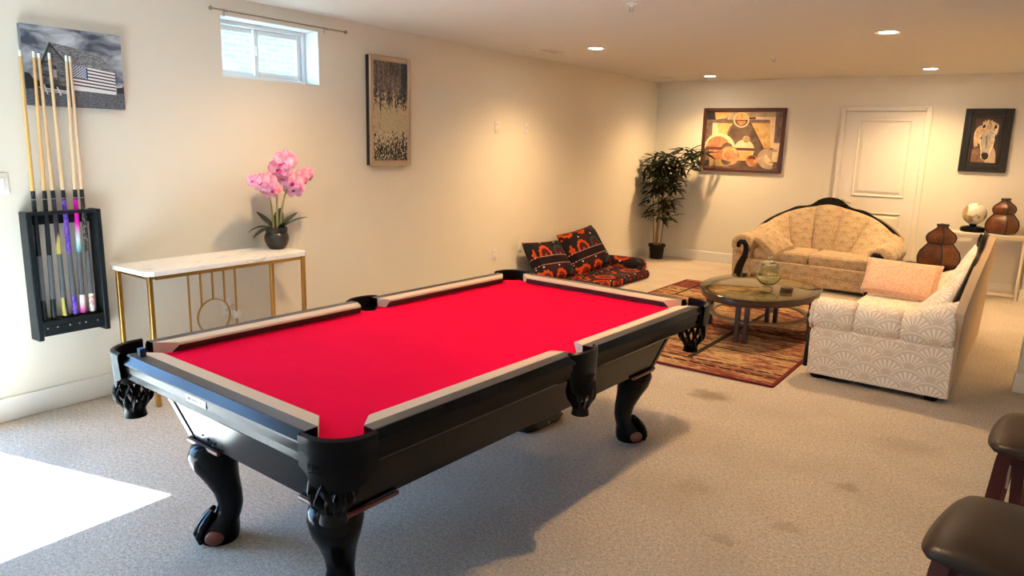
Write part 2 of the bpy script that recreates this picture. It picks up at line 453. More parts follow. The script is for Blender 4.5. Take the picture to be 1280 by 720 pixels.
# ---- glazed patio door in the left wall, just left of the frame
gd = bpy.data.objects.new('door_2', None); C.objects.link(gd); gd['kind'] = 'structure'; gd.location = (-.26, D0, 0)
dw = D1-D0
bm = B(); ring(bm, 0, dw, 0, DH, .045, .05, .17); obj('door_frame', bm, T('wind'), gd, smooth=False)
for k, (a, b, x) in enumerate(((.045, dw*.5+.03, .07), (dw*.5-.03, dw-.045, .115))):
    bm = B(); ring(bm, a, b, .045, DH-.045, .075, x, x+.04); s = obj('door_panel', bm, T('wind'), gd, smooth=False)
    bm = B(); boxx(bm, (x+.017, a+.07, .115), (x+.023, b-.07, DH-.115)); obj('pane', bm, T('pane'), s, smooth=False)
    if k: bm = B(); tube(bm, [(x+.04, b-.05, .98), (x+.075, b-.05, 1.0), (x+.075, b-.05, 1.2), (x+.04, b-.05, 1.22)], .01, 8); obj('handle', bm, T('wind'), s)
bm = B()
for a, b in (((0, D0-.09, 0), (.018, D0, DH+.09)), ((0, D1, 0), (.018, D1+.09, DH+.09)), ((0, D0, DH), (.018, D1, DH+.09))): boxx(bm, a, b, .004, 1)
struct('trim_1', bm, T('trim'), smooth=False)

# ---- outside: ground and the neighbour's house seen through the window
bm = B(); boxx(bm, (-30, -20, -.14), (-.30, 40, -.02)); struct('outside_ground', bm, simple('dark_lawn', (.07, .085, .05), .9), smooth=False)  # lawn in one dark green base colour
bm = B(); boxx(bm, (-1.15, 2.2, 2.62), (-.26, L+.15, 2.74)); struct('added_sun_blocker', bm, T('wind'), smooth=False)  # unseen slab added outside to keep the sun off the window reveal
nb = thing('neighbour_house', 'pale brick house with white trim seen through the high window', 'house', (-7.5, 7.5, -.02))
def m_brick():
    m = M('pale_brick', rough=.9); n = m.nt.nodes.new('ShaderNodeTexBrick'); n.inputs['Scale'].default_value = 1
    n.inputs['Color1'].default_value = (.20, .17, .165, 1); n.inputs['Color2'].default_value = (.16, .125, .12, 1); n.inputs['Mortar'].default_value = (.24, .23, .22, 1)
    n.inputs['Brick Width'].default_value = .3; n.inputs['Row Height'].default_value = .1; n.inputs['Mortar Size'].default_value = .01
    m.nt.links.new(m.co('UV'), n.inputs[0]); m.col(n.outputs[0]); return m.m
MT['brick'] = m_brick()
bm = B(); boxx(bm, (-4, -5, 0), (0, 7, 3.6)); obj('brick_wall', bm, T('brick'), nb, smooth=False, uv=True)
bm = B(); boxx(bm, (-.02, -5, 2.25), (.06, 7, 2.42)); boxx(bm, (-.02, -5, 3.45), (.10, 7, 3.6)); obj('white_band', bm, T('wind'), nb, smooth=False)
bm = B(); loft(bm, [[(-4.2, y, 3.6), (.25, y, 3.6), (-2, y, 5.0)] for y in (-5.2, 7.2)]); obj('roof', bm, simple('slate_roof', (.25, .28, .33), .8), nb, smooth=False)
for y in (-1.6, .2, 2.2):
    bm = B(); ring(bm, y, y+1.0, 1.1, 2.1, .07, .0, .05); fo = obj('window_frame', bm, T('wind'), nb, smooth=False)
    bm = B(); boxx(bm, (.012, y+.07, 1.17), (.02, y+.93, 2.03)); obj('pane', bm, simple('painted_sky_reflection', (.10, .22, .30), .1), fo, smooth=False)  # bluish sky reflection is put into the pane colour

# ---- white panelled door in the back wall
DX0, DX1 = 2.50, 3.36; DT = 2.032
d1 = bpy.data.objects.new('door_1', None); C.objects.link(d1); d1['kind'] = 'structure'; d1.location = (DX0, L, 0)
dwid = DX1-DX0
bm = B()
for a, b in (((-.062, -.03, 0), (0, 0, DT+.075)), ((dwid, -.03, 0), (dwid+.062, 0, DT+.075)), ((0, -.03, DT+.012), (dwid, 0, DT+.075))): boxx(bm, a, b, .006, 2)
for a, b in (((-.052, -.039, 0), (-.030, -.028, DT+.065)), ((dwid+.030, -.039, 0), (dwid+.052, -.028, DT+.065)), ((-.030, -.039, DT+.043), (dwid+.03, -.028, DT+.065))): boxx(bm, a, b, .003, 1)
obj('casing', bm, T('door'), d1, smooth=False)
bm = B(); boxx(bm, (.004, -.006, .008), (dwid-.004, -.0005, DT), .002, 1); slab = obj('door_slab', bm, T('door'), d1, smooth=False)
for z0, z1 in ((1.03, 1.94), (.16, .84)):
    bm = B(); x0, x1 = .155, dwid-.125
    # raised sticking around a sunk field with a raised centre
    for a, b in (((x0, -.018, z0), (x0+.018, -.005, z1)), ((x1-.018, -.018, z0), (x1, -.005, z1)), ((x0+.018, -.018, z0), (x1-.018, -.005, z0+.018)), ((x0+.018, -.018, z1-.018), (x1-.018, -.005, z1))): boxx(bm, a, b, .005, 2)
    loft(bm, [[(x0+.03+d, y, z0+.03+d), (x1-.03-d, y, z0+.03+d), (x1-.03-d, y, z1-.03-d), (x0+.03+d, y, z1-.03-d)] for d, y in ((0, -.005), (.035, -.016), (.036, -.016))])
    obj('door_panel', bm, T('door'), slab, smooth=False)
bm = B(); lathe(bm, [(.001, 0), (.027, 0), (.027, .006), (.011, .012), (.011, .04), (.001, .041)], 20)
xf(bm.verts, (.072, -.006, .944), (PI/2, 0, 0))
tube(bm, [(.072, -.05, .944), (.10, -.056, .944), (.15, -.054, .938), (.175, -.05, .936)], [.010, .010, .008, .007], 8)
obj('door_handle', bm, T('silver'), slab)

# ------------------------------------------------------------------ ceiling fittings
def downlight(x, y, label, k=1.):
    t = thing('recessed_light', label, 'ceiling light', (x, y, H), 0, 'recessed downlights')
    bm = B(); lathe(bm, [(.062, -.001), (.088, -.001), (.090, -.004), (.085, -.008), (.066, -.006), (.062, -.004)], 32, caps=False); obj('trim_ring', bm, T('plastic'), t)
    bm = B(); lathe(bm, [(.001, -.0035), (.064, -.0035)], 28, caps=False); obj('lens', bm, T('lamp'), t)
    ld = bpy.data.lights.new('downlight', 'SPOT'); ld.energy = LAMP_W*10*k; ld.color = LAMP_COL; ld.spot_size = 2.45; ld.spot_blend = 1.; ld.shadow_soft_size = .06
    lo = bpy.data.objects.new('downlight', ld); C.objects.link(lo); lo.parent = t; lo.location = (0, 0, -.03)
downlight(.965, 6.19, 'recessed downlight nearest the left wall, closer of the two on that side')
downlight(.985, 9.14, 'recessed downlight near the far left corner of the ceiling')
downlight(3.41, 6.20, 'brightest recessed downlight, on the ceiling above the glass coffee table side')
downlight(3.42, 9.02, 'recessed downlight on the ceiling in front of the white door')
downlight(.97, 3.2, 'recessed downlight over the console table, above the top of the frame', .5)
downlight(3.41, 3.2, 'recessed downlight over the near end of the room, above the top of the frame', .75)
downlight(5.4, 7.6, 'recessed downlight in the side alcove behind the partition')
def sprinkler(x, y, label):
    t = thing('fire_sprinkler', label, 'sprinkler', (x, y, H))
    bm = B(); lathe(bm, [(.001, 0), (.042, 0), (.040, -.006), (.014, -.010), (.012, -.022), (.001, -.022)], 24); obj('escutcheon', bm, T('plastic'), t)
    bm = B()
    for s in (-1, 1): tube(bm, [(s*.010, 0, -.02), (s*.017, 0, -.034), (s*.005, 0, -.05)], .003, 6)
    lathe(bm, [(.001, -.050), (.018, -.050), (.018, -.053), (.001, -.053)], 16); obj('deflector', bm, T('silver'), t)
sprinkler(2.22, 4.35, 'small sprinkler head at the top edge of the picture, nearest the camera')
sprinkler(2.245, 7.43, 'small sprinkler head in the middle of the ceiling between the four lights')
def vent(x, y, rz, label):
    t = thing('ceiling_vent', label, 'vent', (x, y, H), rz)
    bm = B(); 
    for a, b in (((-.16, -.08, -.008), (.16, -.062, 0)), ((-.16, .062, -.008), (.16, .08, 0)), ((-.16, -.062, -.008), (-.142, .062, 0)), ((.142, -.062, -.008), (.16, .062, 0))): boxx(bm, a, b, .003, 1)
    obj('frame', bm, T('plastic'), t, smooth=False)
    bm = B(); boxx(bm, (-.142, -.062, -.001), (.142, .062, 0)); obj('backing', bm, T('dkslot'), t, smooth=False)
    sl = None
    for k in range(7):
        if sl is None:
            bm = B(); box(bm, (0, 0, 0), (.284, .016, .002), rot=(.6, 0, 0)); sl = o = obj('slat', bm, T('plastic'), t, smooth=False)
        else: o = dup(sl, t)
        o.location = (0, -.051+k*.017, -.006)
vent(.44, 6.2, PI/2, 'white ceiling vent by the left wall, beside the nearer downlight')
vent(.43, 9.2, PI/2, 'white ceiling vent in the far left corner of the ceiling')

# ------------------------------------------------------------------ wall plates
def plate(name, y, z, label, cat, kind, w=.072, h=.116, group=None):
    t = thing(name, label, cat, (0, y, z), 0, group)
    bm = B(); boxx(bm, (0, -w/2, -h/2), (.006, w/2, h/2), .003, 2); obj('cover_plate', bm, T('plastic'), t)
    if kind == 'outlet':
        for dz in (-.026, .026):
            bm = B(); prism(bm, rpoly(.034, .030, .012), 0, .003); xf(bm.verts, (.005, 0, dz), (PI/2, 0, PI/2)); s = obj('socket', bm, T('plastic'), t)
            bm = B()
            for dy in (-.007, .007): boxx(bm, (.0078, dy-.0015, dz-.002), (.0088, dy+.0015, dz+.009))
            boxx(bm, (.0078, -.003, dz-.011), (.0088, .003, dz-.006)); obj('slots', bm, T('dkslot'), s, smooth=False)
    elif kind == 'switch':
        bm = B(); boxx(bm, (.005, -.017, -.033), (.011, .017, .033), .003, 1); obj('rocker', bm, T('plastic'), t)
    elif kind == 'jack':
        bm = B(); boxx(bm, (.005, -.012, -.035), (.0075, .012, .035), .001, 1); s = obj('insert', bm, T('plastic'), t)
        bm = B(); boxx(bm, (.0074, -.005, -.006), (.0085, .005, .006)); obj('port', bm, T('dkslot'), s, smooth=False)
plate('light_switch', 1.60, 1.284, 'white light switch plate cut by the left edge of the picture', 'switch', 'switch', .075)
plate('wall_outlet', 5.98, 1.706, 'white outlet plate, left of the pair high on the left wall', 'outlet', 'outlet')
plate('data_jack', 6.51, 1.714, 'white jack plate, right of the pair high on the left wall', 'outlet', 'jack')
plate('wall_outlet', 5.985, .421, 'white outlet low on the wall above the far pool table pocket', 'outlet', 'outlet')
plate('wall_outlet', 8.976, .43, 'white outlet low on the wall between cushions and bamboo plant', 'outlet', 'outlet')
plate('cable_plate', 6.46, .46, 'white wall plate half hidden behind the left embroidered cushion', 'outlet', 'jack')
plate('wall_outlet', 2.87, .41, 'white outlet on the wall below the marble console table', 'outlet', 'outlet')
t = thing('air_freshener', 'white plug-in air freshener in the outlet under the marble console', 'air freshener', (.0095, 2.90, .375))
bm = B(); boxx(bm, (0, -.022, -.03), (.028, .022, .028), .008, 3); obj('plug_body', bm, T('plastic'), t)
bm = B(); lathe(bm, [(.001, -.034), (.024, -.032), (.028, -.010), (.026, .012), (.018, .024), (.001, .026)], 20); xf(bm.verts, (.048, .014, -.012)); obj('vial', bm, T('plastic'), t)
bm = B(); lathe(bm, [(.014, 0), (.020, .001), (.020, .006), (.014, .007)], 20, caps=False); xf(bm.verts, (.030, 0, .030), (0, .9, 0)); obj('dial', bm, T('silver'), t)

# ------------------------------------------------------------------ curtain rod
t = thing('curtain_rod', 'thin antique metal curtain rod on brackets above the high window', 'curtain rod', (0, 2.845, 2.345))
bm = B(); tube(bm, [(.045, .0, 0), (.045, 1.12, 0)], .005, 10); obj('rod', bm, T('rodm'), t)
for y in (0, 1.12):
    bm = B(); bmesh.ops.create_uvsphere(bm, u_segments=14, v_segments=10, radius=.013); obj('finial', bm, T('rodm'), t, loc=(.045, y, 0))
for y in (.12, .95):
    bm = B(); boxx(bm, (0, y-.008, -.03), (.004, y+.008, .02), .001, 1); tube(bm, [(.003, y, 0), (.045, y, -.003)], .004, 8)
    tube(bm, [(.045+.010*math.cos(a), y, .010*math.sin(a)) for a in [PI*.9+k*PI*1.2/8 for k in range(9)]], .0025, 6); obj('bracket', bm, T('silver'), t)

# ------------------------------------------------------------------ pictures
def layers(name, lst, parent, to3):
    """flat print: list of (material, polygon in picture coords); each layer a hair above the one below"""
    bm = B(); mats = []
    for k, (m, poly) in enumerate(lst):
        if m not in mats: mats.append(m)
        f = bm.faces.new([bm.verts.new(to3(u, v, k*.00004)) for u, v in poly]); f.material_index = mats.index(m)
    me = bpy.data.meshes.new(name); bm.to_mesh(me); bm.free()
    for m in mats: me.materials.append(m)
    o = bpy.data.objects.new(name, me); C.objects.link(o); o.parent = parent; return o
def circ(cx, cy, r, n=28, a0=0, a1=2*PI, ry=None):
    ry = ry or r; return [(cx+r*math.cos(a0+(a1-a0)*i/n), cy+ry*math.sin(a0+(a1-a0)*i/n)) for i in range(n if abs(a1-a0-2*PI) < 1e-6 else n+1)]
def flat(name, col, var=.1, sc=30): return simple('print_'+name, col, .7, var=var, scale=sc)

# barn canvas (local: u along +y, v up)
bt = thing('barn_canvas', 'unframed canvas of a grey barn painted with a flag above the cue rack', 'picture', (0, 1.752, 1.693))
BW, BH = .515, .412
bm = B(); boxx(bm, (.002, 0, 0), (.034, BW, BH), .002, 1); obj('stretched_canvas', bm, simple('canvas_edge', (.16, .18, .22), .8), bt, smooth=False)
sky = m_streak('print_stormy_sky', (.055, .07, .11), (.55, .59, .66), 11, (1, .55, 1.3), .5, .36, .66)
gr = m_streak('print_grass', (.05, .06, .08), (.17, .18, .21), 60, (1, 1, 3), .2)
rf = m_streak('print_shingles', (.09, .095, .105), (.30, .31, .33), 70, (1, 1, 2.5), .1)
pl = m_streak('print_boards', (.025, .027, .03), (.20, .21, .22), 45, (1, .6, 3), .3)
wh = flat('white', (.80, .80, .82), .05); bk = flat('stripe', (.035, .03, .035)); bl = flat('canton', (.03, .08, .22), .1); tr = flat('trees', (.02, .022, .028))
def bp(pts): return [((u*1.033+.0155)*BW, v*BH) for u, v in pts]
def full(pts): return [(u*BW, v*BH) for u, v in pts]
ly = [(sky, full([(0, 0), (1, 0), (1, 1), (0, 1)])), (gr, full([(0, 0), (1, 0), (1, .22), (.6, .24), (0, .25)])),
      (tr, bp([(-.015, .20), (.13, .22), (.13, .30), (.06, .34), (.03, .40), (-.01, .41), (-.015, .38)])), (tr, bp([(.87, .215), (.952, .22), (.952, .33), (.93, .30), (.87, .29)])),
      (pl, bp([(.125, .245), (.403, .235), (.405, .535), (.245, .79), (.135, .50)])), (rf, bp([(.237, .81), (.707, .72), (.875, .49), (.395, .535)])),
      (tr, bp([(.125, .49), (.240, .815), (.252, .79), (.142, .49)])), (tr, bp([(.245, .80), (.395, .545), (.395, .525), (.237, .77)])),
      (bk, bp([(.403, .255), (.865, .205), (.868, .49), (.403, .56)])), (tr, bp([(.125, .21), (.403, .21), (.403, .27), (.125, .275)]))]
def q(a, b, t0, t1):   # a strip of the barn side between heights t0,t1
    f = lambda s, t: (.405+s*.461, (.265+(.555-.265)*t)*(1-s)+(.215+(.485-.215)*t)*s)
    return bp([f(a, t0), f(b, t0), f(b, t1), f(a, t1)])
for i in range(7): ly.append((wh, q(0, 1, (2*i+.0)/13, (2*i+1.15)/13)))
ly.append((bl, q(.0, .39, .47, 1.0)))
for i in range(9):
    for j in range(6 if i % 2 == 0 else 5):
        s = .028+(j+(.5 if i % 2 else 0))*.062; tt = .50+i*.056
        cx, cy = .405+s*.461, (.265+.29*tt)*(1-s)+(.215+.27*tt)*s
        ly.append((wh, bp(circ(cx, cy, .0075, 6, ry=.0095))))
ly += [(flat('shutter', (.45, .46, .5)), bp([(.246, .365), (.280, .362), (.280, .462), (.246, .466)])), (tr, bp([(.255, .475), (.28, .475), (.28, .51), (.255, .51)])),
       (wh, bp([(.10, .225), (.37, .195), (.37, .205), (.10, .237)])), (wh, bp([(.13, .185), (.37, .170), (.37, .18), (.13, .195)])), (wh, bp([(.13, .205), (.37, .187), (.37, .193), (.13, .211)])),
       (wh, bp([(.145, .27), (.158, .27), (.185, .15), (.170, .15)])), (wh, bp([(.265, .25), (.277, .25), (.31, .145), (.295, .145)])), (wh, bp([(.42, .225), (.86, .195), (.86, .215), (.42, .262)]))]
layers('print', ly, bt, lambda u, v, d: (.0344+d, u, v))

# tall gold and black abstract in a champagne frame
gt = thing('abstract_picture', 'tall narrow gold-flecked black abstract in a champagne frame on the left wall', 'picture', (0, 4.20, 1.349))
GW, GH = .475, .868
bm = B(); boxx(bm, (.001, .004, .004), (.040, GW-.004, GH-.004), .002, 1); obj('backing', bm, T('ink'), gt, smooth=False)
bm = B(); ring(bm, 0, GW, 0, GH, .042, .036, .056, .006); obj('frame', bm, T('champagne'), gt, smooth=False)
bm = B(); boxx(bm, (.036, .042, .042), (.044, GW-.042, GH-.042)); obj('print', bm, m_goldart(), gt, smooth=False)

# geometric still life on the back wall
at = thing('geometric_painting', 'mahogany-framed geometric painting of circles and wedges in ochre and brown', 'picture', (.700, L, 1.250))
AW, AH = 1.093, .832
def ringx(bm, w, h, t, y0, y1, bev=.004):
    for a, b in (((0, y0, 0), (t, y1, h)), ((w-t, y0, 0), (w, y1, h)), ((t, y0, 0), (w-t, y1, t)), ((t, y0, h-t), (w-t, y1, h))): boxx(bm, a, b, bev, 2)
bm = B(); ringx(bm, AW, AH, .045, -.035, 0, .008); obj('frame', bm, T('paint_frame'), at, smooth=False)
bm = B(); boxx(bm, (.04, -.012, .04), (AW-.04, -.002, AH-.04)); obj('backing', bm, T('ink'), at, smooth=False)
def pu(X, Y):
    v = (Y-66)/597; return (.045+(X-20+.065*(Y-66))/768*(AW-.09), AH-.045-v*(AH-.09))
ACOL = dict(br=m_streak('print_umber', (.075, .045, .035), (.17, .11, .075), 9), oc=m_streak('print_ochre', (.52, .30, .09), (.70, .47, .20), 10), cr=m_streak('print_cream', (.70, .52, .32), (.80, .63, .42), 8),
     bk=flat('soot', (.015, .013, .014)), pu=m_streak('print_mauve', (.10, .065, .06), (.22, .14, .12), 12), rd=m_streak('print_rust', (.34, .11, .05), (.56, .30, .15), 10), mr=flat('maroon', (.12, .03, .028)),
     gy=m_streak('print_taupe', (.36, .25, .17), (.52, .38, .26), 10), ol=m_streak('print_olive', (.30, .20, .08), (.42, .29, .13), 12), ln=flat('line', (.03, .02, .018)))
def ap(k, pts): return (ACOL[k], [pu(*p) for p in pts])
def ac(k, cx, cy, r, a0=0, a1=2*PI): return (ACOL[k], [pu(*p) for p in circ(cx, cy, r, 32, a0, a1)])
al = [ap('br', [(20, 66), (790, 66), (740, 663), (-18, 663)]), ap('gy', [(230, 68), (720, 68), (718, 150), (230, 150)]), ap('bk', [(24, 68), (98, 70), (100, 150), (22, 150)]), ap('oc', [(98, 72), (242, 72), (222, 135), (112, 150)]),
      ap('pu', [(18, 152), (300, 155), (300, 184), (16, 184)]), ap('oc', [(78, 186), (285, 188), (230, 320), (75, 320)]), ap('pu', [(16, 186), (78, 188), (72, 330), (6, 330)]), ap('cr', [(78, 186), (125, 186), (150, 330), (72, 320)]),
      ap('oc', [(470, 186), (716, 150), (700, 440), (598, 440)]), ap('cr', [(660, 150), (718, 140), (700, 440), (672, 440)]), ap('mr', [(440, 125), (520, 125), (520, 145), (440, 145)]), ap('cr', [(520, 122), (716, 120), (716, 150), (520, 145)]), ap('pu', [(450, 150), (650, 150), (670, 182), (450, 182)]),
      ap('pu', [(718, 68), (790, 68), (762, 385), (704, 385)]), ap('cr', [(704, 385), (762, 385), (738, 590), (690, 590)]),
      ap('ln', [(262, 215), (272, 215), (235, 300), (228, 300)]), ap('ln', [(468, 186), (476, 186), (606, 440), (592, 440)]),
      ac('cr', 155, 460, 165, PI, 2*PI), ap('cr', [(0, 400), (300, 400), (300, 440), (-2, 440)]), ac('rd', 140, 455, 128, PI, 2*PI), ac('br', 235, 450, 58, PI, 2*PI),
      ap('rd', [(45, 470), (200, 470), (170, 575), (48, 575)]), ap('ol', [(48, 575), (300, 575), (250, 645), (45, 645)]), ap('br', [(240, 645), (345, 577), (560, 585), (620, 655), (240, 660)]),
      ac('cr', 410, 460, 102), ap('oc', [(360, 480), (510, 480), (430, 577), (345, 577)]), ap('mr', [(5, 440), (515, 445), (508, 474), (0, 470)]),
      ac('rd', 258, 530, 102), ac('oc', 262, 520, 80), ac('rd', 268, 540, 70), ac('br', 225, 580, 52, .1*PI, 1.05*PI), ac('gy', 430, 352, 37), ac('ol', 428, 362, 28), ac('rd', 490, 577, 62), ac('mr', 490, 560, 40, PI, 2*PI),
      ac('gy', 650, 550, 106, .35*PI, 1.55*PI), ac('cr', 680, 548, 68, .4*PI, 1.6*PI), ap('gy', [(625, 490), (690, 450), (738, 450), (735, 585), (690, 585)]), ap('cr', [(690, 476), (738, 476), (733, 580), (690, 580)]), ap('ln', [(660, 583), (740, 583), (740, 590), (660, 590)]),
      ac('cr', 376, 152, 80), ac('oc', 376, 152, 70, PI, 2*PI), ac('mr', 376, 152, 66, 0, PI), ac('rd', 376, 162, 46, 0, PI), ap('bk', [(10, 585), (48, 585), (42, 648), (-14, 648)])]
layers('painted_panel', al, at, lambda u, v, d: (u, -.0125-d, v))

# horse portrait
ht = thing('horse_painting', 'black-framed portrait of a pale horse with a blond mane on the back wall', 'picture', (3.748, L, 1.373))
HW, HH = .457, .694
bm = B(); ringx(bm, HW, HH, .075, -.026, 0, .008); ringx(bm, HW, HH, .025, -.034, -.024, .004); obj('frame', bm, T('ink'), ht, smooth=False)
bm = B()
for a, b in (((.075, -.022, .075), (.105, -.004, HH-.075)), ((HW-.105, -.022, .075), (HW-.075, -.004, HH-.075)), ((.105, -.022, .075), (HW-.105, -.004, .105)), ((.105, -.022, HH-.105), (HW-.105, -.004, HH-.075))): boxx(bm, a, b, .004, 1)
obj('inner_mount', bm, simple('dark_mount', (.022, .016, .014), .5), ht, smooth=False)
bm = B(); boxx(bm, (.08, -.012, .08), (HW-.08, -.002, HH-.08)); obj('backing', bm, T('ink'), ht, smooth=False)
def hu(X, Y):  # coordinates measured in a 655x720 view of the picture
    v = (Y-98)/534; x0 = 183-70*v; return (HW*(X-x0)/398, HH*(1-v))
hc = dict(bg=m_streak('print_dusk', (.035, .028, .026), (.10, .055, .04), 5), gold=m_streak('print_mane', (.46, .27, .13), (.80, .64, .42), 60, (1, 1, .3), .5), face=m_streak('print_muzzle', (.36, .31, .26), (.58, .52, .46), 12), sh=flat('shade', (.22, .17, .14)), dk=flat('nostril', (.012, .010, .010)), coat=m_streak('print_rump', (.50, .38, .28), (.70, .58, .44), 8), bd=m_streak('print_coat', (.14, .075, .045), (.30, .17, .10), 8), hl=flat('rim', (.85, .76, .62)))
def hp(k, pts): return (hc[k], [hu(*p) for p in pts])
def he(k, cx, cy, rx, ry): return (hc[k], [hu(*p) for p in circ(cx, cy, rx, 16, ry=ry)])
hl = [hp('bg', [(262, 180), (497, 160), (440, 552), (217, 548)]), hp('bd', [(228, 440), (300, 430), (335, 549), (218, 548)]), hp('coat', [(372, 470), (405, 415), (424, 450), (428, 500), (424, 551), (332, 550)]),
      hp('gold', [(330, 240), (300, 240), (272, 262), (250, 300), (243, 350), (246, 400), (258, 430), (266, 405), (276, 425), (284, 390), (300, 395), (302, 340), (320, 290)]),
      hp('hl', [(418, 230), (440, 222), (452, 240), (446, 280), (434, 318), (420, 300)]),
      hp('hl', [(300, 330), (308, 300), (330, 272), (385, 262), (425, 292), (420, 350), (408, 410), (388, 450), (374, 490), (358, 530), (325, 533), (303, 505), (306, 455), (297, 400)]),
      hp('face', [(305, 335), (313, 305), (332, 280), (384, 270), (412, 298), (405, 380), (380, 440), (366, 495), (340, 520), (318, 515), (310, 480), (314, 440), (304, 390)]), hp('coat', [(388, 310), (414, 305), (408, 390), (386, 432), (372, 440), (386, 380)]),
      hp('sh', [(345, 330), (360, 320), (362, 390), (352, 440), (344, 400)]),
      hp('gold', [(322, 228), (318, 205), (332, 212), (340, 192), (352, 204), (370, 186), (380, 200), (400, 193), (405, 208), (428, 212), (440, 232), (425, 250), (418, 275), (398, 268), (380, 272), (362, 285), (340, 288), (318, 305), (296, 318), (300, 285), (318, 262)]),
      hp('dk', [(307, 485), (325, 466), (356, 468), (373, 486), (362, 518), (342, 530), (320, 525)]), hp('hl', [(312, 270), (318, 232), (342, 218), (352, 258)]), hp('dk', [(316, 265), (322, 238), (340, 225), (346, 255)]), hp('hl', [(404, 262), (416, 232), (444, 222), (444, 262), (424, 276)]), hp('dk', [(410, 262), (418, 238), (438, 229), (437, 260), (422, 268)]), he('dk', 308, 345, 7, 9), he('dk', 421, 338, 5, 9)]
layers('painted_panel', hl, ht, lambda u, v, d: (u, -.0125-d, v))

# ------------------------------------------------------------------ cue rack and cues
rk = thing('cue_rack', 'black wooden wall rack holding six pool cues', 'cue rack', (0, 1.665, .43))
RW, RH = .385, .705
for y in (0, RW-.03):
    bm = B(); boxx(bm, (.002, y, 0), (.095, y+.03, RH), .004, 1); obj('side_panel', bm, T('rackw'), rk, smooth=False)
bm = B(); boxx(bm, (.002, .03, RH-.075), (.022, RW-.03, RH-.004), .003, 1); obj('top_board', bm, T('rackw'), rk, smooth=False)
bm = B(); boxx(bm, (.022, .03, RH-.018), (.085, RW-.03, RH-.002), .003, 1); obj('cue_shelf', bm, T('rackw'), rk, smooth=False)
bm = B(); boxx(bm, (.002, .03, .080), (.094, RW-.03, .105), .003, 1); obj('butt_tray', bm, T('rackw'), rk, smooth=False)
bm = B(); boxx(bm, (.074, .03, .022), (.094, RW-.03, .080), .003, 1); boxx(bm, (.002, .03, .03), (.02, RW-.03, .080), .003, 1); obj('bottom_rail', bm, T('rackw'), rk, smooth=False)
bm0 = B(); lathe(bm0, [(.001, 0), (.005, 0), (.004, .002), (.001, .003)], 10); xf(bm0.verts, (0, 0, 0), (0, PI/2, 0)); scr = None
for y in (.05, .10, .165, .215, .25, .315):
    if scr is None: scr = o = obj('screw', bm0, T('silver'), rk)
    else: o = dup(scr, rk)
    o.location = (.094, y, .066)
m_purple = m_streak('purple_cue_wrap', (.05, .03, .35), (.22, .08, .55), 50, (1, 1, 1), .8, .45, .55, .3)
m_purple2 = m_purple
def m_ombre(name, stops):
    m = M(name, rough=.25); x, y, z = m.xyz(); c = stops[0][1]; out = None
    for (z0, c0), (z1, c1) in zip(stops, stops[1:]): out = m.mix(z.sstep(z0, z1), out if out else c0, c1)
    m.col(out); return m.m
om1 = m_ombre('magenta_teal_cue', [(.29, (.02, .35, .30)), (.36, (.05, .30, .42)), (.43, (.55, .75, .75)), (.52, (.70, .01, .42)), (.66, (.65, .01, .40))])
om2 = m_ombre('magenta_white_cue', [(.02, (.70, .02, .45)), (.08, (.85, .80, .82)), (.11, (.85, .8, .82))])
marb = m_streak('marbled_black_cue', (.012, .012, .014), (.30, .28, .22), 60, (1, 1, .6), 1.5, .52, .62, .3)
def m_flame():
    m = M('gold_flame_cue', rough=.3); x, y, z = m.xyz(); n = m.noise(26, 3, stretch=(1, 1, .10))
    k = (n+(.49-z)*2.6*(z > .2)+.12*(z < .2)).sstep(.56, .64)
    m.col(m.mix(k, (.035, .035, .042), (.50, .42, .10))); return m.m
flame = m_flame()
redw = m_streak('red_white_cue', (.75, .70, .66), (.55, .05, .07), 40, (1, 1, 1), .8, .5, .6, .4)
cues = [('pool cue with plain black butt, leftmost in the rack', 1.736, 1.717, 1.968, T('cueblk'), T('wrap'), T('cueblk'), (.72, .43, .15)),
        ('pool cue with plain black butt, second from the left', 1.800, 1.765, 1.968, T('cueblk'), T('wrap'), T('cueblk'), (.72, .45, .19)),
        ('pool cue with gold flame on its dark butt', 1.824, 1.824, 1.968, flame, T('wrap'), flame, (.70, .49, .28)),
        ('pool cue with bright purple patterned butt', 1.875, 1.877, 1.968, m_purple, T('wrap'), m_purple, (.74, .54, .32)),
        ('pool cue with magenta and teal butt', 1.960, 1.918, 1.964, om1, T('wrap'), om2, (.76, .56, .36)),
        ('pool cue with marbled black butt, rightmost in the rack', 1.978, 1.970, 1.962, marb, T('wrap'), redw, (.76, .56, .36))]
for lab, yt, yb, zt_, forearm, wrapm, butt, shc in cues:
    t = thing('pool_cue', lab, 'pool cue', (.062, yb, .536), 0, 'pool cues in the wall rack')
    Lc = zt_-.536; dx = -.015; dy = yt-yb
    t.rotation_euler = Vector((dx, dy, Lc)).to_track_quat('Z', 'X').to_euler()
    Lc = Vector((dx, dy, Lc)).length
    def seg(name, z0, z1, r0, r1, m):
        bm = B(); lathe(bm, [(r0, z0), (r1, z1)], 14); obj(name, bm, m, t)
    seg('butt_cap', 0, .012, .0145, .0150, T('potblack'))
    seg('butt_sleeve', .012, .115, .0150, .0146, butt)
    seg('wrap', .115, .36, .0146, .0130, wrapm)
    seg('forearm', .36, .655, .0130, .0112, forearm)
    seg('collar', .655, .71, .0112, .0108, T('cueblk'))
    seg('joint_ring', .662, .666, .0116, .0116, T('silver'))
    seg('shaft', .71, Lc-.032, .0105, .0070, simple('cue_maple', shc, .35, var=.06, scale=10, stretch=(1, 1, .1)))
    seg('ferrule', Lc-.032, Lc-.006, .0072, .0070, T('tip'))
    seg('tip', Lc-.006, Lc, .0068, .0055, T('chalk') if 'flame' in lab else T('tip'))

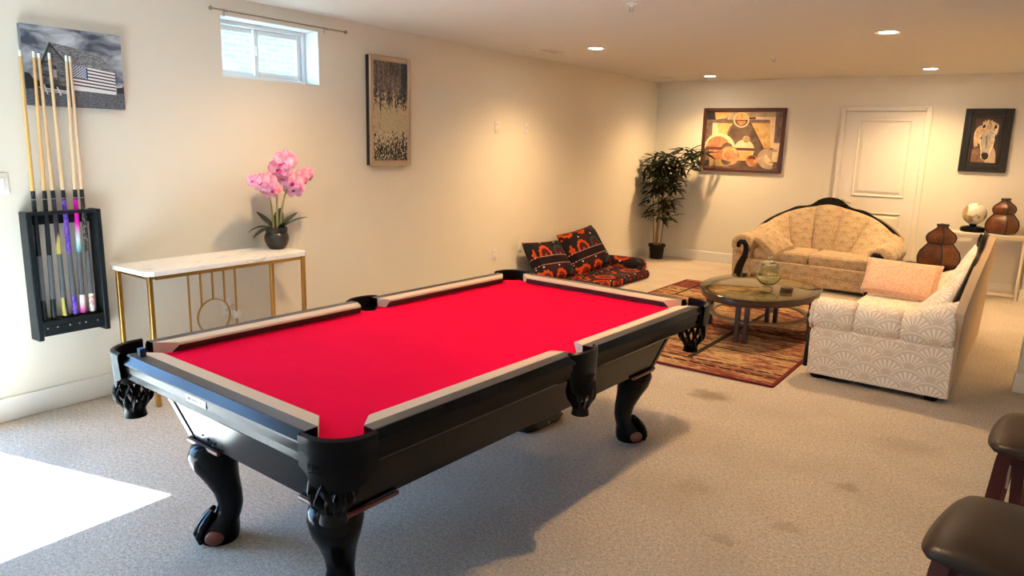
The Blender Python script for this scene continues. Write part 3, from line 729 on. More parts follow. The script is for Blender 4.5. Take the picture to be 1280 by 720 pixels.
# ------------------------------------------------------------------ console table
ct = thing('console_table', 'slim marble-topped console table with gold metal frame against the left wall', 'console table', (.05, 2.10, 0))
CW, CD, CZ = 1.13, .40, .80
bm = B(); poly = [(0, 0), (CD-.035, 0), (CD, .035), (CD, CW-.035), (CD-.035, CW), (0, CW)]
prism(bm, poly, CZ-.026, CZ); obj('marble_top', bm, T('marble'), ct, smooth=False)
for x in (.012, CD-.045):
    for y in (.014, CW-.044):
        bm = B(); boxx(bm, (x, y, 0), (x+.025, y+.025, CZ-.026), .002, 1); obj('leg', bm, T('brass'), ct, smooth=False)
for a, b in (((.012, .06, CZ-.052), (.037, CW-.06, CZ-.026)), ((CD-.045, .06, CZ-.052), (CD-.020, CW-.06, CZ-.026)), ((.037, .035, CZ-.052), (CD-.045, .06, CZ-.026)), ((.037, CW-.06, CZ-.052), (CD-.045, CW-.035, CZ-.026)), ((.012, .06, .08), (.03, CW-.06, .098))):
    bm = B(); boxx(bm, a, b, .002, 1); obj('rail', bm, T('brass'), ct, smooth=False)
yc = .633; rx = .022
for k, dy in enumerate((-.17, -.085, 0, .085, .17)):
    zb = .098 if abs(dy) > .1 else .375+math.sqrt(max(0, .118**2-dy*dy))
    bm = B(); boxx(bm, (rx-.005, yc+dy-.005, zb), (rx+.005, yc+dy+.005, CZ-.03)); obj('rod', bm, T('brass'), ct, smooth=False)
bm = B(); n = 48
loft(bm, [[(rx+a, yc+(.118+b)*math.cos(2*PI*i/n), .375+(.118+b)*math.sin(2*PI*i/n)) for a, b in ((-.006, -.004), (.006, -.004), (.006, .004), (-.006, .004))] for i in range(n+1)], caps=False)
obj('ring', bm, T('brass'), ct)
bm = B()
for dy in (-.085, 0, .085): tube(bm, [(rx, yc+dy, .098), (rx, yc+dy, .375-math.sqrt(.118**2-dy*dy))], .005, 6)
obj('lower_rod', bm, T('brass'), ct)

# ------------------------------------------------------------------ orchid
oc = thing('potted_orchid', 'pink artificial orchid in a black glazed pot on the marble console', 'potted plant', (.19, 3.165, CZ)); oc.scale = (1.1, 1.1, 1.03)
bm = B(); lathe(bm, [(.001, 0), (.045, 0), (.060, .02), (.074, .055), (.076, .080), (.068, .103), (.063, .108), (.066, .112), (.068, .130), (.066, .145), (.061, .145), (.060, .120), (.055, .10), (.001, .10)], 36); obj('pot', bm, T('glaze'), oc)
bm = B(); lathe(bm, [(.001, .132), (.058, .128)], 24, caps=False); obj('soil', bm, T('soil'), oc)
def leafmesh(bm, L_, wd, droop, rise, az, c, n=8, fold=.25):
    rows = []
    for i in range(n+1):
        s = i/n; ww_ = wd*(math.sin(PI*min(1, .12+s*.88))**.7)*(1-.1*s) if i < n else .001
        r = L_*s; z = rise*s-droop*s*s
        rows.append([Vector((r, -ww_, z+fold*ww_)), Vector((r, 0, z)), Vector((r, ww_, z+fold*ww_))])
    R = Matrix.Rotation(az, 3, 'Z')
    loft(bm, [[R@p+Vector(c) for p in r] for r in rows], closed=False)
for az, L_, wd, rise, droop in ((-2.2, .15, .030, .08, .10), (-1.5, .16, .027, .05, .09), (.9, .17, .030, .14, .06), (1.6, .15, .028, .13, .03), (-2.9, .13, .03, .13, .02), (2.3, .13, .033, .15, .02), (0.1, .12, .03, .12, .06)):
    bm = B(); leafmesh(bm, L_, wd, droop, rise, az, (.02*math.cos(az), .02*math.sin(az), .13)); 
    o = obj('leaf', bm, T('leafd'), oc); o.modifiers.new('s', 'SOLIDIFY').thickness = .002
def flower_bm(r):
    bm = B()
    def petal(a, ln, wd, cup, mi):
        n = 5; rows = []
        for i in range(n+1):
            s = i/n; w_ = wd*math.sin(PI*(.08+.84*s))**.6
            rows.append([Vector((cup*s*s*ln+.15*w_*1.2, ln*s*math.cos(a)-w_*math.sin(a)*k, ln*s*math.sin(a)+w_*math.cos(a)*k)) + Vector((-.12*abs(k)*w_, 0, 0)) for k in (-1, -.5, 0, .5, 1)])
        nf = len(bm.faces); loft(bm, rows, closed=False); bm.faces.ensure_lookup_table()
        for f in bm.faces[nf:]: f.material_index = mi
    for a in (0.15, PI-.15): petal(a, r*1.05, r*.62, -.15, 0)
    for a in (PI/2, PI+1.0, -1.0): petal(a, r*.95, r*.38, -.3, 0)
    petal(-PI/2, r*.45, r*.20, .9, 1); petal(-PI/2+.6, r*.3, r*.14, .5, 1); petal(-PI/2-.6, r*.3, r*.14, .5, 1)
    return bm
fl_me = None
def bez(p0, p1, p2, t): return p0*(1-t)**2+p1*2*t*(1-t)+p2*t*t
stems = [((.012, .0, .13), (.01, .0, .68), (.03, .06, .58), 6, .46), ((-.012, -.012, .13), (.0, -.03, .55), (.05, -.22, .45), 6, .5), ((.006, .028, .13), (.02, .04, .52), (.02, .26, .50), 6, .5)]
# centre spray is a dense upright cluster
for si, (p0, p1, p2, nf, ts) in enumerate(stems):
    p0, p1, p2 = Vector(p0), Vector(p1), Vector(p2)
    pts = [bez(p0, p1, p2, i/16) for i in range(17)]
    bm = B(); tube(bm, pts, [.0075-.005*i/16 for i in range(17)], 8)
    st = obj('stem', bm, T('stem'), oc)
    for k in range(nf):
        t_ = ts+(.92-ts)*k/(nf-1); c = bez(p0, p1, p2, t_)
        if fl_me is None:
            fo = obj('flower', flower_bm(.062), [T('petal'), T('petald')], st, ang=1.5); fl_me = fo.data
        else:
            fo = bpy.data.objects.new('flower', fl_me); C.objects.link(fo); fo.parent = st
        fo.location = c+Vector((.026+.012*(k % 2), .020*(-1)**k, -.016+.010*(k % 3)))
        fo.rotation_euler = (random.uniform(-.25, .25), random.uniform(-.35, .15), -.75+random.uniform(-.5, .5))
        sc = 1.08-.35*(k/(nf-1)) if si else 1.15-.1*(k/(nf-1)); fo.scale = (sc, sc, sc)
    for k in range(3):
        bm = B(); c = bez(p0, p1, p2, .95+.05*k/2)+Vector((.005, .0, .004*(-1)**k)); lathe(bm, [(.001, -.009), (.006, -.004), (.0065, .003), (.001, .010)], 8); xf(bm.verts, c, (.8, 0, 0)); obj('bud', bm, T('bud'), st)

# ------------------------------------------------------------------ pool table
PA = -.06; PC = (2.38, 2.469)
pt = thing('pool_table', 'black eight foot pool table with bright red cloth and tan rail cushions', 'pool table', (PC[0], PC[1], 0), PA)
ZT = .77; ZB = ZT-.040
NU, NV = .56, 1.105       # cushion nose
def bed_outline():
    U, V, r, k = NU+.058, NV+.058, .052, .052; out = []
    def arc(cx, cy, a0, a1, rr, n=10):
        for i in range(n+1):
            a = a0+(a1-a0)*i/n; out.append((cx+rr*math.cos(a), cy+rr*math.sin(a)))
    arc(U, -V, PI, PI/2, r); [out.append((U-.050*math.cos(PI*(-.5+i/10)), .050*math.sin(PI*(-.5+i/10)))) for i in range(11)]
    arc(U, V, 1.5*PI, PI, r); arc(-U, V, 0, -PI/2, r)
    [out.append((-U+.050*math.cos(PI*(.5-i/10)), .050*math.sin(PI*(.5-i/10)))) for i in range(11)]
    arc(-U, -V, PI/2, 0, r); return out
bm = B(); prism(bm, bed_outline(), ZB-.03, ZB); obj('playing_cloth', bm, T('felt'), pt, smooth=False)
# rails: cross section from nose outward (d = distance outward from the nose line)
def rail_parts(axis, sgn, a0, a1, cut0, cut1):
    """axis 'v': rail runs along v (long side) at u=sgn*NU; axis 'u': short side at v=sgn*NV"""
    n0 = NU if axis == 'v' else NV
    def P(d, s, z): return (sgn*(n0+d), s, z) if axis == 'v' else (s, sgn*(n0+d), z)
    def ends(d): k = max(0, .062-d)/.062; return a0+cut0*k, a1-cut1*k
    def build(name, prof, mat, par=None):
        bm = B(); r0, r1 = [], []
        for d, z in prof:
            e0, e1 = ends(d); r0.append(P(d, e0, z)); r1.append(P(d, e1, z))
        loft(bm, [r0, r1]); return obj(name, bm, mat, par or pt, smooth=False)
    r = build('rail', [(.060, ZB-.03), (.060, ZT), (.106, ZT+.001), (.124, ZT-.024), (.124, ZT-.030), (.118, ZT-.034), (.116, ZT-.062), (.112, ZT-.064), (.112, ZT-.088), (.104, ZT-.097), (.085, ZT-.100), (.085, ZB-.03)], T('black'))
    # the flat band of grained wood on top
    build('rail_top', [(.060, ZT+.0005), (.060, ZT+.0022), (.102, ZT+.0026), (.106, ZT+.0012)], T('wood_top'), r)
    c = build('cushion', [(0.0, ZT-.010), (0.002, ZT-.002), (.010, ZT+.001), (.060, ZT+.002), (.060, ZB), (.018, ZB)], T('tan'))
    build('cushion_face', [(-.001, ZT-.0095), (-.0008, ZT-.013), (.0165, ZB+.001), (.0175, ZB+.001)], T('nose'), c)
PKC, PKS = .115, .075       # corner / side pocket half openings
for s in (-1, 1):
    rail_parts('v', s, -NV+.028, -PKS+.012, .075, .030); rail_parts('v', s, PKS-.012, NV-.028, .030, .075)
    rail_parts('u', s, -NU+.028, NU-.028, .075, .075)
# corner pockets: leather castings that wrap the corner and hang down as rounded flaps
def corner(su, sv):
    n = 18; bm = B(); R = .120; OU, OV = NU+.124, NV+.124
    cu, cv = OU-R+.012, OV-R+.012
    def outline(r, ext):
        pts = [(cu+r, cv-ext)]
        pts += [(cu+r*math.cos(a), cv+r*math.sin(a)) for a in [PI/2*i/n for i in range(n+1)]]
        pts += [(cu-ext, cv+r)]
        return pts
    ro = outline(R, .035); ri = outline(R-.020, .035); N = len(ro)
    depth = [.062, .078]+[.066+.058*min(1, math.sin(PI*(i+1.2)/(n+2.4))**.45) for i in range(1, n)]+[.078, .062]
    rings = []
    for j, (dz, f) in enumerate(((.004, 0), (.010, .35), (.004, 1.0), (-.022, 1.04), (-.026, .98))):
        rings.append([(ri[i][0]+(ro[i][0]-ri[i][0])*f, ri[i][1]+(ro[i][1]-ri[i][1])*f, ZT+dz) for i in range(N)])
    for k in (.35, .7, 1.0):
        rings.append([(ro[i][0]-.004*k, ro[i][1]-.004*k, ZT-.026-depth[i]*k) for i in range(N)])
    rings.append([(ri[i][0]+.008, ri[i][1]+.008, ZT-.026-depth[i]) for i in range(N)])
    rings.append([(ri[i][0], ri[i][1], ZT-.03) for i in range(N)])
    rings.append(rings[0])
    loft(bm, [list(r) for r in rings], closed=False)
    for v in bm.verts: v.co = Vector((v.co.x*su, v.co.y*sv, v.co.z))
    bmesh.ops.remove_doubles(bm, verts=bm.verts, dist=1e-6)
    pk = obj('corner_pocket', bm, T('leather'), pt)
    # dark liner inside the hole
    bm = B(); lathe(bm, [(.062, ZB-.004), (.062, ZT-.08), (.055, ZT-.12), (.001, ZT-.13)], 24, caps=False, c=((NU+.045)*su, (NV+.045)*sv, 0)); obj('pocket_liner', bm, T('potblack'), pk)
    # woven leather net below
    if su > 0 and sv < 0:
        bm = B(); rr_ = R-.001
        def mark(a, z, w_, h_, tilt=0):
            p = Vector(((cu+rr_*math.cos(a))*su, (cv+rr_*math.sin(a))*sv, z)); r_ = box(B(), (0, 0, 0), (.002, w_, h_), rot=(tilt, 0, 0))
            az = math.atan2(math.sin(a)*sv, math.cos(a)*su); vm = {}
            for v in r_.verts: vm[v] = bm.verts.new(Matrix.Rotation(az, 3, 'Z') @ v.co + p)
            for f in r_.faces: bm.faces.new([vm[v] for v in f.verts])
            r_.free()
        zc = ZT-.075
        for a, w_, h_, tl in ((1.52, .003, .020, 0), (1.47, .003, .018, .35), (1.42, .003, .018, -.35), (1.37, .003, .020, 0), (1.29, .003, .013, 0), (1.22, .003, .013, 0), (1.18, .008, .003, .0), (1.14, .003, .013, 0), (1.07, .008, .003, 0), (1.07, .003, .012, .3), (.99, .003, .013, 0), (.92, .008, .003, 0)): mark(a, zc, w_, h_, tl)
        mark(1.22, zc-.016, .06, .0015)
        obj('embossed_lettering', bm, T('leather'), pk, smooth=False)
    net(pk, (cu+.022)*su, (cv+.048)*sv, .060)
    return pk
def net(pk, cx, cy, R):
    bm = B(); z0, z1 = ZT-.115, ZT-.232; n = 11
    def rr(t): return R*(.92+.20*math.sin(PI*min(1, t*1.15)))*(1-.40*max(0, t-.6)/.4)
    for k in range(n):
        for d in (1, -1):
            pts = []
            for i in range(9):
                t = i/8; a = 2*PI*(k+d*t*1.25)/n; r = rr(t); pts.append((cx+r*math.cos(a), cy+r*math.sin(a), z0+(z1-z0)*t))
            tube(bm, pts, [(.0075, .003)]*9, 5)
    lathe(bm, [(rr(0)+.003, z0+.02), (rr(0)+.005, z0), (rr(0)-.002, z0-.006)], 24, caps=False, c=(cx, cy, 0))
    obj('leather_net', bm, T('leather'), pk, ang=1)
    bm = B(); e = rr(1)
    lathe(bm, [(e-.004, z1+.010), (e+.006, z1+.008), (e+.003, z1-.004), (e+.008, z1-.030), (e+.004, z1-.032), (e-.004, z1-.006), (e-.004, z1+.010)], 24, caps=False, c=(cx, cy, 0))
    obj('net_skirt', bm, T('leather'), pk, ang=1)
for su in (-1, 1):
    for sv in (-1, 1): corner(su, sv)
def sidepocket(su):
    bm = B(); n = 14; OU = NU+.124; rings = []
    def prof(a): return math.cos(a), math.sin(a)
    arc = [(-PI/2+PI*i/n) for i in range(n+1)]
    def ringp(r, z, squash=.42, base=OU-.028): return [(base+r*squash*math.cos(a), r*math.sin(a), z) for a in arc]
    dep = [.07+.085*math.cos(a)**.5 if math.cos(a) > 0 else .07 for a in arc]
    rings = [ringp(.078, ZT+.004), ringp(.088, ZT+.010), ringp(.102, ZT+.004), ringp(.105, ZT-.022)]
    for k in (.4, .75, 1): rings.append([(x, y*(1-.12*k), ZT-.022-dep[i]*k) for i, (x, y, z) in enumerate(ringp(.103, 0))])
    rings.append([(x-.01, y*.86, ZT-.022-dep[i]) for i, (x, y, z) in enumerate(ringp(.100, 0))]); rings.append(ringp(.080, ZT-.03)); rings.append(rings[0])
    loft(bm, rings, closed=False)
    for v in bm.verts: v.co.x *= su
    bmesh.ops.remove_doubles(bm, verts=bm.verts, dist=1e-6)
    pk = obj('side_pocket', bm, T('leather'), pt)
    bm = B(); lathe(bm, [(.058, ZB-.004), (.058, ZT-.08), (.05, ZT-.12), (.001, ZT-.13)], 24, caps=False, c=(su*(OU-.062), 0, 0)); obj('pocket_liner', bm, T('potblack'), pk)
    net(pk, su*(OU-.020), 0, .052)
for su in (-1, 1): sidepocket(su)
# tapered cabinet: four boards plus corner posts
zt0, zb0 = ZT-.085, .415
tu, tv, bu, bv = .545, 1.115, .455, 1.030
def quad(p, q_, r, s, th, inward):
    bm = B(); d = Vector(inward)*th
    loft(bm, [[Vector(a) for a in (p, q_, r, s)], [Vector(a)+d for a in (p, q_, r, s)]]); return bm
for sv in (-1, 1): obj('cabinet_end', quad((-tu, sv*tv, zt0), (tu, sv*tv, zt0), (bu, sv*bv, zb0), (-bu, sv*bv, zb0), .02, (0, -sv, 0)), T('black'), pt, smooth=False)
for su in (-1, 1): obj('cabinet_side', quad((su*tu, -tv, zt0), (su*tu, tv, zt0), (su*bu, bv, zb0), (su*bu, -bv, zb0), .02, (-su, 0, 0)), T('black'), pt, smooth=False)
for su in (-1, 1):
    for sv in (-1, 1):
        bm = B(); loft(bm, [[(su*(tu+.004), sv*(tv+.004), zt0), (su*(tu-.035), sv*(tv+.004), zt0), (su*(tu-.035), sv*(tv-.03), zt0), (su*(tu+.004), sv*(tv-.03), zt0)], [(su*(bu+.004), sv*(bv+.004), zb0), (su*(bu-.035), sv*(bv+.004), zb0), (su*(bu-.035), sv*(bv-.03), zb0), (su*(bu+.004), sv*(bv-.03), zb0)]]); obj('corner_post', bm, T('black'), pt, smooth=False)
bm = B(); boxx(bm, (-.5, -1.05, ZB-.065), (.5, 1.05, ZB-.03)); obj('slate', bm, simple('slate', (.05, .05, .05), .8), pt, smooth=False)
bm = B(); boxx(bm, (-bu+.02, -bv+.02, zb0), (bu-.02, bv-.02, zb0+.02)); obj('bottom_board', bm, T('potblack'), pt, smooth=False)
bm = B()
for x, z in ((-.34, .46), (-.31, .45), (-.27, .44)): box(bm, (x, -bv-.012, z), (.006, .010, .006))
obj('bolt_heads', bm, T('potblack'), pt, smooth=False)
# little maker's plate on the near rail
bm = B(); box(bm, (-.03, -NV-.1175, ZT-.048), (.125, .004, .025), .001, 1); npz = obj('name_plate', bm, simple('pale_plate', (.55, .56, .56), .4, .6), pt, smooth=False)
bm = B()
for k, (x, ww_, hh) in enumerate(((-.078, .003, .013), (-.072, .003, .010), (-.066, .003, .013), (-.058, .003, .008), (-.050, .003, .008), (-.046, .006, .002), (-.042, .003, .008), (-.034, .007, .002), (-.034, .003, .008), (-.024, .003, .008), (-.015, .006, .002), (-.012, .003, .008), (0., .003, .013), (.012, .003, .008))): box(bm, (x, -NV-.1198, ZT-.048), (ww_, .001, hh))
obj('plate_lettering', bm, T('dkslot'), npz, smooth=False)
# claw feet legs
def pool_leg(su, sv):
    au, av = su*.72, sv*.69; d = Vector((su*.62, sv*.78, 0)).normalized(); sd_ = Vector((-d.y, d.x, 0))
    c0 = Vector((su*.352, sv*.965, 0))
    secs = [(zb0, .004, .086, .084), (.395, .018, .095, .090), (.36, .030, .096, .092), (.31, .026, .084, .082), (.26, .008, .067, .066), (.20, -.014, .053, .053), (.15, -.022, .047, .047), (.11, -.012, .049, .051), (.085, .006, .058, .060), (.06, .020, .073, .069), (.03, .028, .080, .074), (.010, .028, .076, .070), (.0, .028, .070, .064)]
    n = 20; rings = []
    for z, off, ra, rb in secs: rings.append([c0+d*(off+ra*math.cos(2*PI*k/n))+sd_*rb*math.sin(2*PI*k/n)+Vector((0, 0, z)) for k in range(n)])
    bm = B(); loft(bm, rings)
    lg = obj('leg', bm, T('black'), pt, ang=1)
    bm = B()
    for k in (-1.5, -.5, .5, 1.5):
        a = k*.42; dr = d*math.cos(a)+sd_*math.sin(a)
        p = [c0+d*.02+dr*r+Vector((0, 0, z)) for r, z in ((.030, .125), (.052, .098), (.072, .070), (.086, .036), (.084, .008))]
        tube(bm, p, [.010, .015, .017, .017, .008], 8)
    obj('claw', bm, T('black'), lg, ang=1)
    for s in (-1, 1):
        bm = B(); bmesh.ops.create_uvsphere(bm, u_segments=14, v_segments=10, radius=1)
        for v in bm.verts: v.co = Vector((v.co.x*.036, v.co.y*.018, v.co.z*.030))
        xf(bm.verts, c0+d*.035+sd_*s*.066+Vector((0, 0, .036)), (0, 0, math.atan2(d.y, d.x))); obj('ball_pad', bm, T('redwood'), lg)
    # reddish strips either side of the leg top
    bm = B(); box(bm, (su*(bu+.008), sv*(bv-.12), zb0-.006), (.016, .22, .016), .005, 2); box(bm, (su*(bu-.10), sv*(bv+.008), zb0-.006), (.22, .016, .016), .005, 2); obj('leg_collar', bm, T('redwood'), lg)
for su in (-1, 1):
    for sv in (-1, 1): pool_leg(su, sv)
def tw_(u, v, z=0): return (PC[0]+u*math.cos(PA)-v*math.sin(PA), PC[1]+u*math.sin(PA)+v*math.cos(PA), z)
# chalk cube standing on the near rail
ch = thing('chalk_cube', 'small blue cue chalk block standing on the near end rail', 'chalk', tw_(-.475, -NV-.078, ZT+.0026), PA)
bm = B(); boxx(bm, (-.011, -.011, 0), (.011, .011, .030), .001, 1); obj('chalk_block', bm, T('chalk'), ch, smooth=False)
bm = B(); boxx(bm, (.0105, -.0105, .001), (.0117, .0105, .0285)); boxx(bm, (-.0105, -.0117, .001), (.0105, -.0105, .0285)); obj('paper_label', bm, T('label'), ch, smooth=False)
# bent black tube frame on the carpet below the table
bx = tw_(-.08, .83)
t = thing('bent_tube_handle', 'black bent square-tube handle lying on the carpet under the pool table', 'handle', (bx[0], bx[1], 0), PA)
pts = [(-.34, -.17, .022), (-.06, -.17, .022), (-.018, -.155, .022), (0, -.11, .022), (0, .11, .022), (-.018, .155, .022), (-.06, .17, .022), (-.34, .17, .022)]
bm = B(); tube(bm, pts, .024, 4, flat=(0, 0, 1))
bmesh.ops.rotate(bm, verts=[], cent=(0, 0, 0), matrix=Matrix.Identity(3)); obj('tube', bm, T('potblack'), t, smooth=False)
bm = B(); box(bm, (.019, 0, .022), (.004, .012, .012)); obj('bolt', bm, T('silver'), t, smooth=False)

# ------------------------------------------------------------------ rug
rg = thing('area_rug', 'tan and burgundy patterned area rug under the glass coffee table', 'rug', (2.22, 6.50, .003), -.02)
bm = B(); prism(bm, rpoly(2.02, 3.36, .02, 3), 0, .011); obj('woven_pile', bm, T('rug'), rg, smooth=False)

# ------------------------------------------------------------------ coffee table
ct2 = thing('coffee_table', 'oval glass-topped coffee table with dark wood legs on the rug', 'coffee table', (2.665, 6.21, .014), .0)
TA, TB, TZ = .475, .715, .408
bm = B(); n = 64
def el(a, b, z): return [(a*math.cos(2*PI*i/n), b*math.sin(2*PI*i/n), z) for i in range(n)]
loft(bm, [el(TA-.005, TB-.005, TZ-.012), el(TA, TB, TZ-.008), el(TA, TB, TZ-.003), el(TA-.012, TB-.012, TZ)]); obj('glass_top', bm, T('glasstop'), ct2)
bm = B(); loft(bm, [el(TA-.07, TB-.07, TZ-.065), el(TA-.02, TB-.02, TZ-.060), el(TA-.012, TB-.012, TZ-.035), el(TA-.018, TB-.018, TZ-.013), el(TA-.07, TB-.07, TZ-.013), el(TA-.07, TB-.07, TZ-.065)], caps=False); obj('top_frame', bm, T('espresso'), ct2)
bm = B(); loft(bm, [el(TA-.07, TB-.07, TZ-.040), el(TA-.07, TB-.07, TZ-.032)]); obj('reflection_panel', bm, simple('painted_reflection_tan', (.42, .345, .235), .6, var=.06), ct2)  # added panel, its tan paints the wall's reflection in the glass top
bm = B(); loft(bm, [el(TA-.115, TB-.30, .165), el(TA-.060, TB-.245, .165), el(TA-.060, TB-.245, .180), el(TA-.115, TB-.30, .180), el(TA-.115, TB-.30, .165)], caps=False); obj('lower_ring', bm, simple('bronze_ring', (.30, .22, .13), .35, .5), ct2)
for cx, cy, dx, dy in ((0, -.455, 1, 0), (0, .42, 1, 0), (-.43, 0, 0, 1), (.43, 0, 0, 1)):
    for s in (-1, 1):
        bm = B(); px, py = cx+dx*s*.036, cy+dy*s*.036
        loft(bm, [[(px+a*.017, py+b*.020, z) for a, b in ((-1, -1), (1, -1), (1, 1), (-1, 1))] for z in (0, TZ-.06)]); obj('leg', bm, T('espresso'), ct2, smooth=False)
# jar
TZW = .014+TZ
jr = thing('glass_jar', 'green glass lidded jar on the coffee table', 'jar', (2.76, 6.05, TZW))
bm = B(); po = [(.001, .0), (.058, .0), (.060, .008), (.050, .016), (.038, .030), (.040, .042), (.070, .062), (.096, .095), (.104, .130), (.096, .165), (.072, .190), (.066, .200), (.072, .207)]
pi_ = [(.066, .207), (.061, .200), (.067, .188), (.090, .163), (.098, .130), (.090, .098), (.064, .067), (.030, .050), (.001, .048)]
lathe(bm, po+pi_, 40, caps=False); obj('jar_body', bm, T('jar'), jr)
bm = B(); lathe(bm, [(.001, .214), (.060, .214), (.076, .209), (.078, .214), (.070, .222), (.050, .236), (.022, .246), (.011, .250), (.010, .256), (.022, .266), (.025, .276), (.016, .288), (.001, .292)], 40, caps=False); obj('lid', bm, T('jar'), jr)
for s in (-1, 1):
    bm = B(); tube(bm, [(s*(.070+.028*math.sin(a)), 0, .178-.020*math.cos(a)+.005) for a in [PI*i/8 for i in range(9)]], .006, 8); obj('handle', bm, T('jar'), jr, rot=(0, 0, .6))
for k in range(4):
    bm = B(); lathe(bm, [(.001, 0), (.049, 0), (.050, .002), (.050, .008), (.048, .0095), (.001, .0095)], 28)
    o = obj('coaster', bm, T('dull'), loc=(2.915+random.uniform(-.003, .003), 6.05+random.uniform(-.003, .003), TZW+k*.0105))
    tag(o, ['lowest dark coaster of the stack beside the green jar', 'second dark coaster from the bottom beside the green jar', 'third dark coaster from the bottom beside the green jar', 'topmost dark coaster of the stack beside the green jar'][k], 'coaster', 'stack of coasters')

